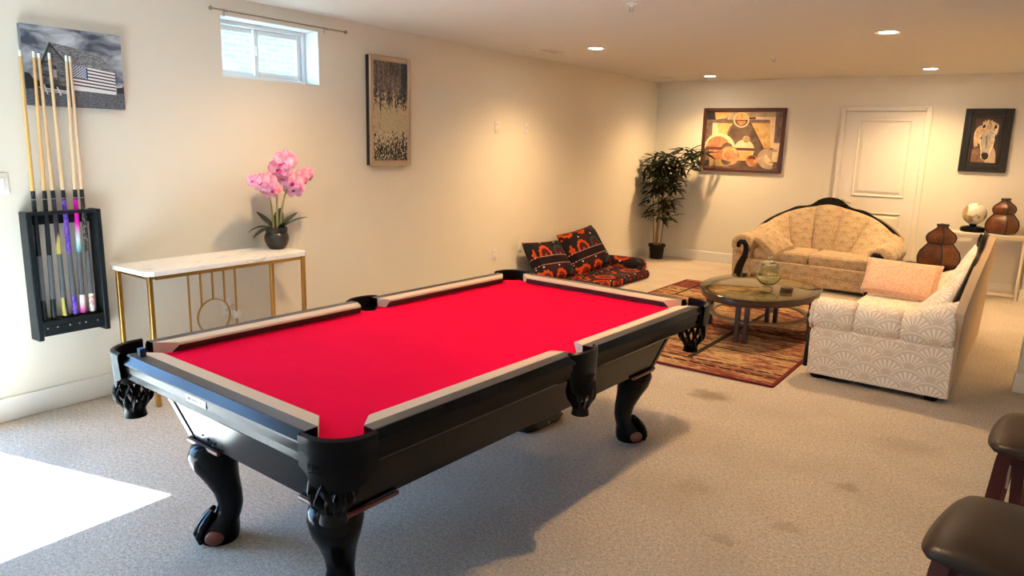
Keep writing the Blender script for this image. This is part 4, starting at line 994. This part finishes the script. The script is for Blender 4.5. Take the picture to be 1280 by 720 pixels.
# ------------------------------------------------------------------ carved sofas
def sofa(label, loc, rz, Wd, Dp, fab, nseat, nch):
    t = thing('carved_sofa', label, 'sofa', loc, rz)
    hw, hd = Wd/2, Dp/2; SZ = .41; AZ = .445; AR = .125; fz = .040
    # base rail and feet
    bm = B(); boxx(bm, (-hw+.05, -hd+.045, fz), (hw-.05, hd-.06, .275), .02, 3); obj('base', bm, fab, t, uv=True)
    bm = B(); boxx(bm, (-hw+.17, -hd+.030, .165), (hw-.17, -hd+.06, .285), .014, 3); obj('front_border', bm, fab, t, uv=True)
    for x in (-hw+.10, hw-.10):
        for y in (-hd+.07, hd-.10):
            bm = B(); lathe(bm, [(.001, 0), (.035, 0), (.046, .018), (.048, .040), (.036, .044), (.001, .046)], 18); obj('foot', bm, T('carved'), t, loc=(x, y, 0))
    # seat cushions
    sw = (Wd-2*.235)/nseat
    for k in range(nseat):
        bm = B(); box(bm, (0, 0, 0), (sw-.008, Dp-.23, .145), .045, 4)
        for v in bm.verts:
            if v.co.z > .03: v.co.z += .02*max(0, 1-(v.co.x/(sw/2))**2)*max(0, 1-(v.co.y/((Dp-.2)/2))**2)
        obj('seat_cushion', bm, fab, t, loc=(-hw+.235+sw*(k+.5), -.035, SZ-.0775), uv=True, ang=1.2)
    # back
    def top(s): return .555+.33*max(0, 1-abs(s)**2.3)**.8+.035*math.exp(-(s/.22)**2)
    def front(s, tt):
        x = hw*(1-.10)*s*(.66+.34*tt)*(1.0) if abs(s) < 1 else hw*.9*s
        wrap = .30*abs(s)**3.2
        y = hd-.06-(.185*(1-tt)-.025*tt)-wrap*(1-.60*tt)
        z = (SZ-.05)+(top(s)-SZ+.05)*tt
        return x, y, z
    edges = [-1+2*k/nch for k in range(nch+1)]
    for k in range(nch):
        a, b = edges[k], edges[k+1]; n, m = 10, 14; rows = []
        for i in range(n+1):
            f_ = i/n; s = a+(b-a)*f_; bul = .050*(1-(2*f_-1)**4)**.6 if 0 < f_ < 1 else 0
            col = []
            for j in range(m+1):
                tt = j/m; x, y, z = front(s, min(1, tt))
                bb = bul*math.sin(PI*min(1, .15+.72*tt))
                col.append((x, y-bb, z))
            x, y, z = front(s, 1); col.append((x, y+.035, z+.012)); col.append((x, y+.06, z-.005)); col.append((x, hd-.05, SZ-.1))
            rows.append(col)
        bm = B(); loft(bm, rows, closed=False)
        o = obj('back_channel', bm, fab, t, uv=True, ang=1.2)
    # back panel following the arch
    bm = B(); n = 40; fr, bk_ = [], []
    for i in range(n+1):
        s = -1+2*i/n; x = (hw-.035)*s; z = max(.40, top(s*.985)+.022+.05*math.exp(-(s/.2)**4))
        fr.append((x, hd-.052, z)); bk_.append((x, hd-.012, z-.01))
    a = [(hw-.035, fz), (-hw+.035, fz)]
    ln = lambda z: .075*max(0, (z-.40)/.55)
    loft(bm, [[(x, hd-.060+ln(z), z) for x, _, z in fr]+[(q_[0], hd-.060, q_[1]) for q_ in a], [(x, hd-.010+ln(z), z-.008) for x, _, z in fr]+[(q_[0], hd-.0, q_[1]) for q_ in a]])
    obj('back_panel', bm, T('backcloth'), t, ang=.5)
    # carved wood crest with a fan in the middle
    bm = B(); n = 60; rings = []
    for i in range(n+1):
        s = -.97+1.94*i/n; x = hw*(.90+.05*abs(s)**4)*s; z = top(s)+.002; c = math.exp(-(s/.235)**4)
        hgt = .030+.060*c+.016*math.exp(-((abs(s)-.50)/.10)**2); th = .018+.010*c
        rib = 1+.10*c*math.sin(i*PI)*0
        wrap = .30*abs(s)**3.2*.62
        y = hd+.004-wrap*.34
        tz = z
        rings.append([(x, y-th, tz-.012), (x, y-th*1.05, tz+hgt*.55), (x, y-th*.4, tz+hgt), (x, y+th*.6, tz+hgt*.9), (x, y+th, tz+hgt*.4), (x, y+th, tz-.012)])
    loft(bm, rings); cr = obj('crest_rail', bm, T('carved'), t, ang=.9)
    for k in range(9):
        a_ = -1.12+2.24*k/8; bm = B(); c0 = Vector((0, hd-.024, top(0)-.02))
        tube(bm, [c0+Vector((math.sin(a_)*r*1.95, 0, math.cos(a_)*r)) for r in (.035, .06, .085, .102)], [(.007, .006), (.011, .010), (.013, .011), (.006, .006)], 8); obj('carved_ray', bm, T('carved'), cr)
    # arms
    for sx in (-1, 1):
        xo = sx*(hw-.115)
        bm = B(); loft(bm, [[(sx*(hw-x), y, z) for x, z in ((.03, fz), (.015, .36), (.05, .40), (.19, .42), (.235, .40), (.235, fz))] for y in (-hd+.035, hd-.008)]); obj('arm_side', bm, fab, t, uv=True, smooth=False)
        ys = [-hd+.012, -hd+.285, -hd+.565, hd-.012]
        for k in range(3):
            y0, y1 = ys[k], ys[k+1]; rings = []; n = 24; m = 12
            for i in range(m+1):
                f_ = i/m; y = y0+(y1-y0)*f_; e = (1-abs(2*f_-1)**5)**.5 if 0 < f_ < 1 else 0
                r = (AR-.014)+.014*e if not (k == 0 and f_ == 0) else AR-.025
                cz = AZ; up_ = 0
                if k == 2:   # rises into the back
                    g_ = f_; up_ = .10*g_**1.2
                ring_ = []
                for q_ in range(n):
                    an = 2*PI*q_/n; cxx = xo+sx*math.cos(an)*r*1.02; czz = cz+math.sin(an)*r*(1.0 if math.sin(an) > 0 else .85)
                    if up_ and math.sin(an) > 0: czz += up_*math.sin(an); cxx -= sx*up_*.35*max(0, math.sin(an))
                    ring_.append((cxx, y, czz))
                rings.append(ring_)
            bm = B(); loft(bm, rings); obj('arm_roll', bm, fab, t, uv=True, ang=1.2)
        # pleated fabric face of the roll
        bm = B(); n = 36; rr_ = []
        for r, y in ((.010, -.012), (.05, -.018), (.095, -.010), (AR-.012, .012)):
            rr_.append([(xo+sx*(r*math.cos(2*PI*i/n)), -hd+.006+y+(.004*math.cos(9*2*PI*i/n) if .02 < r < .1 else 0), AZ+r*math.sin(2*PI*i/n)) for i in range(n)])
        loft(bm, rr_, caps=False); obj('arm_face', bm, fab, t, uv=True, ang=1.2)
        # S-shaped carved wood facing
        pth = [(.018, -.015), (.02, .012), (-.005, .034), (-.045, .034), (-.072, .0), (-.080, -.06), (-.068, -.13), (-.038, -.20), (-.012, -.27), (.0, -.33), (.0, -.375)]
        pts_ = [(xo+sx*a, -hd-.010+.0*b, AZ+b) for a, b in pth]
        bm = B(); tube(bm, pts_, [(.018, .018), (.026, .022), (.030, .024), (.032, .024), (.032, .024), (.033, .024), (.036, .024), (.042, .024), (.047, .024), (.050, .024), (.048, .024)], 12, flat=(0, 1, 0))
        bmesh.ops.create_uvsphere(bm, u_segments=14, v_segments=10, radius=.027, matrix=Matrix.Translation((xo+sx*.015, -hd-.012, AZ-.012)))
        obj('arm_scroll', bm, T('carved'), t, ang=1)
        bm = B(); loft(bm, [[(sx*(hw-x), -hd+y, z) for x, z in ((.05, fz), (.03, .33), (.08, .37), (.235, .36), (.235, fz))] for y in (.012, .05)]); obj('arm_front', bm, fab, t, uv=True, smooth=False)
    return t
sofa('tan loveseat with carved black crest standing in front of the white door', (2.50, 8.965, 0), -.045, 1.74, .85, T('fans'), 2, 5)
sofa('cream fan-patterned sofa seen end-on beside the coffee table', (3.765, 6.255, 0), -PI/2-.03, 2.19, .88, T('fans2'), 3, 5)
# scatter pillows
p = thing('throw_pillow', 'tan fan-patterned square pillow tilted on the loveseat\'s left end', 'pillow', (1.985, 8.60, .418), -.35)
bm = B(); pillow(bm, .38, .34, .13); o = obj('pillow_cover', bm, T('fans'), p, uv=True, rot=(-1.15, .55, 0))
p = thing('lumbar_pillow', 'pink damask lumbar pillow lying on the cream sofa seat', 'pillow', (3.665, 6.47, .405), -.05)
bm = B(); pillow(bm, .56, .32, .13, pinch=.04); o = obj('pillow_cover', bm, T('pink'), p, uv=True, rot=(-.55, .02, 0), loc=(0, 0, .02))

# ------------------------------------------------------------------ embroidered floor cushions
def slab_cushion(name, label, loc, rz, w_, d_, h_, parts=1):
    t = thing(name, label, 'floor cushion', loc, rz)
    for k in range(parts):
        bm = B(); ww_ = w_/parts; box(bm, (0, 0, 0), (ww_-.006, d_, h_), h_*.42, 4)
        for v in bm.verts:
            v.co.z += .012*math.sin(v.co.x*9+k)*math.cos(v.co.y*7)
        o = obj('pad', bm, T('suz'), t, loc=(-w_/2+ww_*(k+.5), 0, h_/2), uv=True, ang=1.3)
    return t
fm = slab_cushion('floor_mattress', 'dark red embroidered folding floor mattress lying along the left wall', (.47, 7.22, 0), -.04, .72, 1.60, .095, 2)
c1 = thing('back_cushion', 'dark embroidered back cushion leaning on the wall, left one', 'floor cushion', (.36, 6.72, .085), PI/2)
bm = B(); pillow(bm, .74, .50, .17, pinch=.05, lump=.01); obj('cushion_cover', bm, T('suz'), c1, uv=True, rot=(-.62, .06, 0))
c2 = thing('back_cushion', 'dark embroidered back cushion leaning on the wall, right and taller one', 'floor cushion', (.36, 7.56, .085), PI/2)
bm = B(); pillow(bm, .82, .56, .18, pinch=.05, lump=.01); obj('cushion_cover', bm, T('suz'), c2, uv=True, rot=(-.58, -.07, 0))
bt_ = thing('floor_bolster', 'dark embroidered bolster at the far end of the floor mattress', 'floor cushion', (.40, 8.16, 0), .12)
bm = B(); rings = []
for i in range(15):
    f_ = i/14; x = -.30+.62*f_; r = .105*(1-abs(2*f_-1)**6)**.4+.001
    rings.append([(x, r*1.25*math.cos(2*PI*k/18), .10+r*.95*math.sin(2*PI*k/18)) for k in range(18)])
loft(bm, rings); obj('bolster_cover', bm, T('suz'), bt_, uv=True, ang=1.3)
bm = B(); tube(bm, [(.30, 0, .05), (.345, -.03, .06), (.37, -.06, .035), (.34, -.07, .015), (.36, -.02, .012)], .006, 6); obj('tie', bm, simple('dark_cord', (.10, .06, .05), .8), bt_)

# ------------------------------------------------------------------ bamboo plant
bp_ = thing('bamboo_plant', 'tall artificial bamboo in a black pot in the far left corner', 'potted plant', (.26, 9.52, 0))
bm = B(); lathe(bm, [(.001, 0), (.088, 0), (.108, .17), (.120, .172), (.122, .205), (.112, .205), (.104, .18), (.001, .18)], 30); obj('pot', bm, T('potblack'), bp_)
bm = B(); lathe(bm, [(.001, .186), (.105, .184)], 20, caps=False); obj('soil', bm, T('soil'), bp_)
rnd = random.Random(3)
canes = [((-.05, 0), (-.10, -.02), 1.25, (-.14, -.05)), ((-.015, .03), (-.03, .0), 1.40, (-.04, -.06)), ((.02, -.03), (.03, -.05), 1.45, (.20, -.12)), ((.05, .01), (.10, -.03), 1.50, (.42, -.12)), ((.0, -.05), (.02, -.08), 1.30, (.10, -.2)), ((.06, -.03), (.13, -.06), 1.48, (.62, -.06))]
def leaf1():
    bm = B(); L_ = 1.0; rows = []
    for i in range(6):
        s = i/5; w_ = .075*math.sin(PI*(.06+.90*s))**.8; rows.append([Vector((s, -w_, -.18*s*s+.03)), Vector((s, 0, -.18*s*s)), Vector((s, w_, -.18*s*s+.03))])
    loft(bm, rows, closed=False); return bm
lv = []
mid = None; leaf_me = []
for ci, (b0, m0, hz, e0) in enumerate(canes):
    pts = [bez(Vector((b0[0], b0[1], .18)), Vector((m0[0], m0[1], hz*.85)), Vector((e0[0], e0[1], hz)), i/14) for i in range(15)]
    bm = B(); tube(bm, pts, [.011-.007*i/14 for i in range(15)], 8); obj('cane', bm, T('cane'), bp_)
    for k in range(24):
        f_ = .22+.78*(k/23)**.8
        if .36 < f_ < .42: continue
        c = bez(Vector((b0[0], b0[1], .18)), Vector((m0[0], m0[1], hz*.85)), Vector((e0[0], e0[1], hz)), f_)
        az0 = rnd.uniform(0, 2*PI); tl = rnd.uniform(.03, .13); nd = c+Vector((math.cos(az0)*tl, math.sin(az0)*tl, rnd.uniform(-.02, .05)))
        for q_ in range(6):
            lv.append((nd, az0+rnd.uniform(-1.6, 1.6), rnd.uniform(-.65, .55), rnd.uniform(.12, .215)))
rnd.shuffle(lv)
extra = lv[290:]; lv = lv[:290]
for k in range(2):
    o = obj('leaf', leaf1(), T('bleaf2') if k else T('bleaf'), bp_, ang=2); leaf_me.append(o.data)
    c, az, el_, ln = lv[k]; o.location = c; o.rotation_euler = (rnd.uniform(-.5, .5), -el_, az); o.scale = (ln, ln*1.3, ln)
def keep(c, az, el_, ln):
    ex = c.x+math.cos(az)*ln*math.cos(el_); ey = c.y+math.sin(az)*ln*math.cos(el_)
    return -.245 < ex and ey < .27
for c, az, el_, ln in lv[2:]:
    for _ in range(8):
        if keep(c, az, el_, ln) and keep(c, az, 0, .01): break
        az += 1.1; c = Vector((max(c.x, -.22), min(c.y, .24), c.z))
    o = bpy.data.objects.new('leaf', leaf_me[1 if rnd.random() < .18 else 0]); C.objects.link(o); o.parent = bp_
    o.location = c; o.rotation_euler = (rnd.uniform(-.5, .5), -el_, az); o.scale = (ln, ln*1.3, ln)
if extra:
    bm = B()
    for c, az, el_, ln in extra:
        if not keep(c, az, el_, ln): continue
        b2 = leaf1(); R = Matrix.Rotation(az, 3, 'Z') @ Matrix.Rotation(-el_, 3, 'Y') @ Matrix.Rotation(rnd.uniform(-.5, .5), 3, 'X')
        vm = {v: bm.verts.new(R@Vector((v.co.x*ln, v.co.y*ln*1.3, v.co.z*ln))+c) for v in b2.verts}
        for f in b2.faces: bm.faces.new([vm[v] for v in f.verts])
        b2.free()
    o = obj('small_leaves', bm, T('bleaf'), bp_, ang=2); o['kind'] = 'stuff'

# ------------------------------------------------------------------ white shelf table at the back wall with globe and gourd vases
st = thing('shelf_table', 'narrow white console table with thin legs at the back wall', 'console table', (3.76, 9.45, 0))
SW, SD, SZ2 = .735, .30, .715
bm = B(); boxx(bm, (0, 0, SZ2-.022), (SW, SD, SZ2), .003, 1); obj('table_top', bm, T('white_lam'), st, smooth=False)
for x in (.33, SW-.028):
    for y in (.01, SD-.035):
        bm = B(); boxx(bm, (x, y, 0), (x+.026, y+.026, SZ2-.022), .002, 1); obj('leg', bm, T('white_lam'), st, smooth=False)
for a, b in (((.356, .012, .05), (SW-.028, .034, .075)), ((.356, SD-.033, .05), (SW-.028, SD-.011, .075)), ((.03, .012, SZ2-.05), (SW-.028, .03, SZ2-.022))):
    bm = B(); boxx(bm, a, b, .002, 1); obj('stretcher', bm, T('white_lam'), st, smooth=False)
gl = thing('desk_globe', 'small cream globe on a black base on the white console', 'globe', (3.985, 9.60, SZ2))
bm = B(); lathe(bm, [(.001, 0), (.096, 0), (.108, .008), (.112, .030), (.104, .052), (.080, .064), (.034, .068), (.028, .076), (.044, .088), (.001, .091)], 36, sx=1.1); obj('base', bm, T('black'), gl)
bm = B(); bmesh.ops.create_uvsphere(bm, u_segments=40, v_segments=24, radius=.118); obj('sphere', bm, T('globe'), gl, loc=(0, 0, .200), rot=(.3, .35, 1.1))
bm = B(); tube(bm, [(.08, 0, .012), (.14, -.10, .010), (.17, -.19, -.01), (.18, -.20, -.20), (.15, -.19, -.38), (.17, -.16, -.60)], .003, 6); obj('power_cord', bm, T('potblack'), gl)
def gourd(label, loc, rz, hgt, wid):
    t = thing('gourd_vase', label, 'vase', (loc[0], loc[1], loc[2]+.006), rz)
    pr = [(0, .72), (.03, .84), (.12, .97), (.24, 1.0), (.36, .92), (.46, .74), (.53, .60), (.57, .575), (.62, .66), (.70, .70), (.77, .62), (.84, .42), (.90, .25), (.95, .21), (.985, .25), (1.0, .26)]
    k = wid/2*1.12
    def cs(r, z, face):  # one side of a soft square section
        c, s = math.cos(face*PI/2), math.sin(face*PI/2); out = []
        for i in range(7):
            y = -1+2*i/6; x = .86+.10*(1-y*y); out.append(((x*c-y*.86*s)*r, (x*s+y*.86*c)*r, z))
        return out
    for f_ in range(4):
        bm = B(); loft(bm, [cs(r*k, z*hgt, f_) for z, r in pr], closed=False); obj('panel', bm, T('gourd'), t, ang=1.3)
        c, s = math.cos(f_*PI/2), math.sin(f_*PI/2)
        bm = B(); tube(bm, [((.86*c-.86*s)*r*k, (.86*s+.86*c)*r*k, z*hgt) for z, r in pr], .008, 8); obj('edge_rib', bm, T('gourdd'), t)
    bm = B()
    for z, r in ((.565, .575), (.97, .25), (.0, .74)):
        z = max(z, .02)
        sq = [(a*.90*r*k, b*.90*r*k, z*hgt) for a, b in rpoly(2, 2, .18, 3)]
        tube(bm, sq+[sq[0]], .010, 8, caps=False)
    sq = [(a*.90*.74*k, b*.90*.74*k) for a, b in rpoly(2, 2, .18, 3)]; prism(bm, sq, 0, .012)
    sq = [(a*.90*.25*k, b*.90*.25*k) for a, b in rpoly(2, 2, .18, 3)]; prism(bm, sq, .955*hgt, .965*hgt)
    obj('bands', bm, T('gourdd'), t)
    return t
gourd('amber gourd-shaped wooden vase on the white console beside the globe', (4.255, 9.60, SZ2), -PI/2-.50, .385, .235)
gourd('amber gourd-shaped wooden vase on the side table between the sofas', (3.80, 8.16, .46), -PI/2-.55, .43, .27)
sdt = thing('side_table', 'small dark side table in the corner between the two sofas', 'side table', (3.76, 8.16, 0))
bm = B(); boxx(bm, (-.30, -.27, .435), (.27, .27, .46), .004, 1); obj('table_top', bm, T('espresso'), sdt, smooth=False)
for x in (-.27, .22):
    for y in (-.25, .21):
        bm = B(); boxx(bm, (x, y, 0), (x+.04, y+.04, .435), .003, 1); obj('leg', bm, T('espresso'), sdt, smooth=False)
bm = B(); boxx(bm, (-.23, -.245, .36), (.22, -.225, .435)); boxx(bm, (-.23, .225, .36), (.22, .245, .435)); obj('apron', bm, T('espresso'), sdt, smooth=False)
rm = thing('remote_control', 'small white remote control on the side table beside the gourd vase', 'remote', (3.555, 8.10, .46), .5)
bm = B(); boxx(bm, (-.025, -.075, 0), (.025, .075, .018), .005, 2); obj('body', bm, T('plastic'), rm)
bm = B(); box(bm, (0, .045, .0185), (.034, .035, .002)); obj('screen', bm, T('potblack'), rm, smooth=False)
rb = thing('black_case', 'slim black case lying on the side table behind the remote', 'case', (3.57, 8.27, .46), -.2)
bm = B(); boxx(bm, (-.06, -.05, 0), (.06, .05, .022), .006, 2); obj('case_body', bm, T('potblack'), rb)
bm = B(); boxx(bm, (-.012, -.052, .008), (.012, -.048, .016)); obj('clasp', bm, T('silver'), rb, smooth=False)

# ------------------------------------------------------------------ padded folding chairs at the right edge
def chair(label, loc, rz):
    t = thing('folding_chair', label, 'chair', loc, rz, 'padded folding chairs at the right edge')
    S, Zs = .52, .492
    bm = B(); n = 26; g = []
    for s in (1, -1):
        for i in range(n+1):
            row = []
            for j in range(n+1):
                u = -1+2*i/n; v = -1+2*j/n
                kc = 1-.055*(abs(u*v))**7; x = kc*u*math.sqrt(max(0, 1-v*v*.12)); y = kc*v*math.sqrt(max(0, 1-u*u*.12))
                e = (max(0, 1-abs(u)**3.2)*max(0, 1-abs(v)**3.2))**.42
                z = Zs-.035+(.043*e if s > 0 else -.018*min(1, e*3))
                row.append(bm.verts.new((x*S/2*1.05, y*S/2*1.05, z)))
            g.append(row)
        gg = g[-(n+1):]
        for i in range(n):
            for j in range(n): bm.faces.new((gg[i][j], gg[i+1][j], gg[i+1][j+1], gg[i][j+1]))
    bmesh.ops.remove_doubles(bm, verts=bm.verts, dist=1e-5); obj('seat', bm, T('vinyl'), t, ang=2.2)
    bm = B()
    for a, b in (((-.20, -.225, Zs-.095), (.22, -.20, Zs-.05)), ((-.20, .20, Zs-.095), (.22, .225, Zs-.05)), ((-.22, -.20, Zs-.095), (-.195, .20, Zs-.05)), ((.20, -.2, Zs-.095), (.225, .2, Zs-.05))): boxx(bm, a, b, .004, 1)
    obj('seat_frame', bm, T('cherry'), t, smooth=False)
    for y in (-.235, .235):
        bm = B(); loft(bm, [[(x+a*.024, y+b*.011, z) for a, b in ((-1, -1), (1, -1), (1, 1), (-1, 1))] for x, z in ((-.235, .0), (-.200, Zs-.075), (-.195, Zs-.045))]); obj('front_leg', bm, T('cherry'), t, smooth=False)
        yy = y*.86
        bm = B(); loft(bm, [[(x+a*.020, yy+b*.011, z) for a, b in ((-1, -1), (1, -1), (1, 1), (-1, 1))] for x, z in ((-.13, .0), (-.15, Zs-.09))]); obj('inner_leg', bm, T('cherry'), t, smooth=False)
        bm = B(); loft(bm, [[(x+a*.022, y+b*.011, z) for a, b in ((-1, -1), (1, -1), (1, 1), (-1, 1))] for x, z in ((.28, .0), (.215, Zs-.05), (.27, .90))]); obj('rear_post', bm, T('cherry'), t, smooth=False)
        bm = B(); boxx(bm, (-.180, y*.93-.003, .30), (-.172, y*.93+.003, Zs-.06)); obj('hinge_strap', bm, T('silver'), t, smooth=False)
    bm = B(); tube(bm, [(-.14, -.21, .345), (-.14, .21, .345)], .010, 10); obj('crossbar', bm, T('potblack'), t)
    bm = B(); boxx(bm, (.255, -.235, .80), (.28, .235, .90), .006, 2); boxx(bm, (.238, -.235, .62), (.262, .235, .69), .006, 2); obj('backrest', bm, T('cherry'), t)
    return t
chair('nearer of the two dark brown padded chairs, cut by the bottom right corner', (4.565, 2.42, 0), -.17)
chair('farther of the two dark brown padded chairs at the right edge', (4.68, 3.46, 0), -.10)
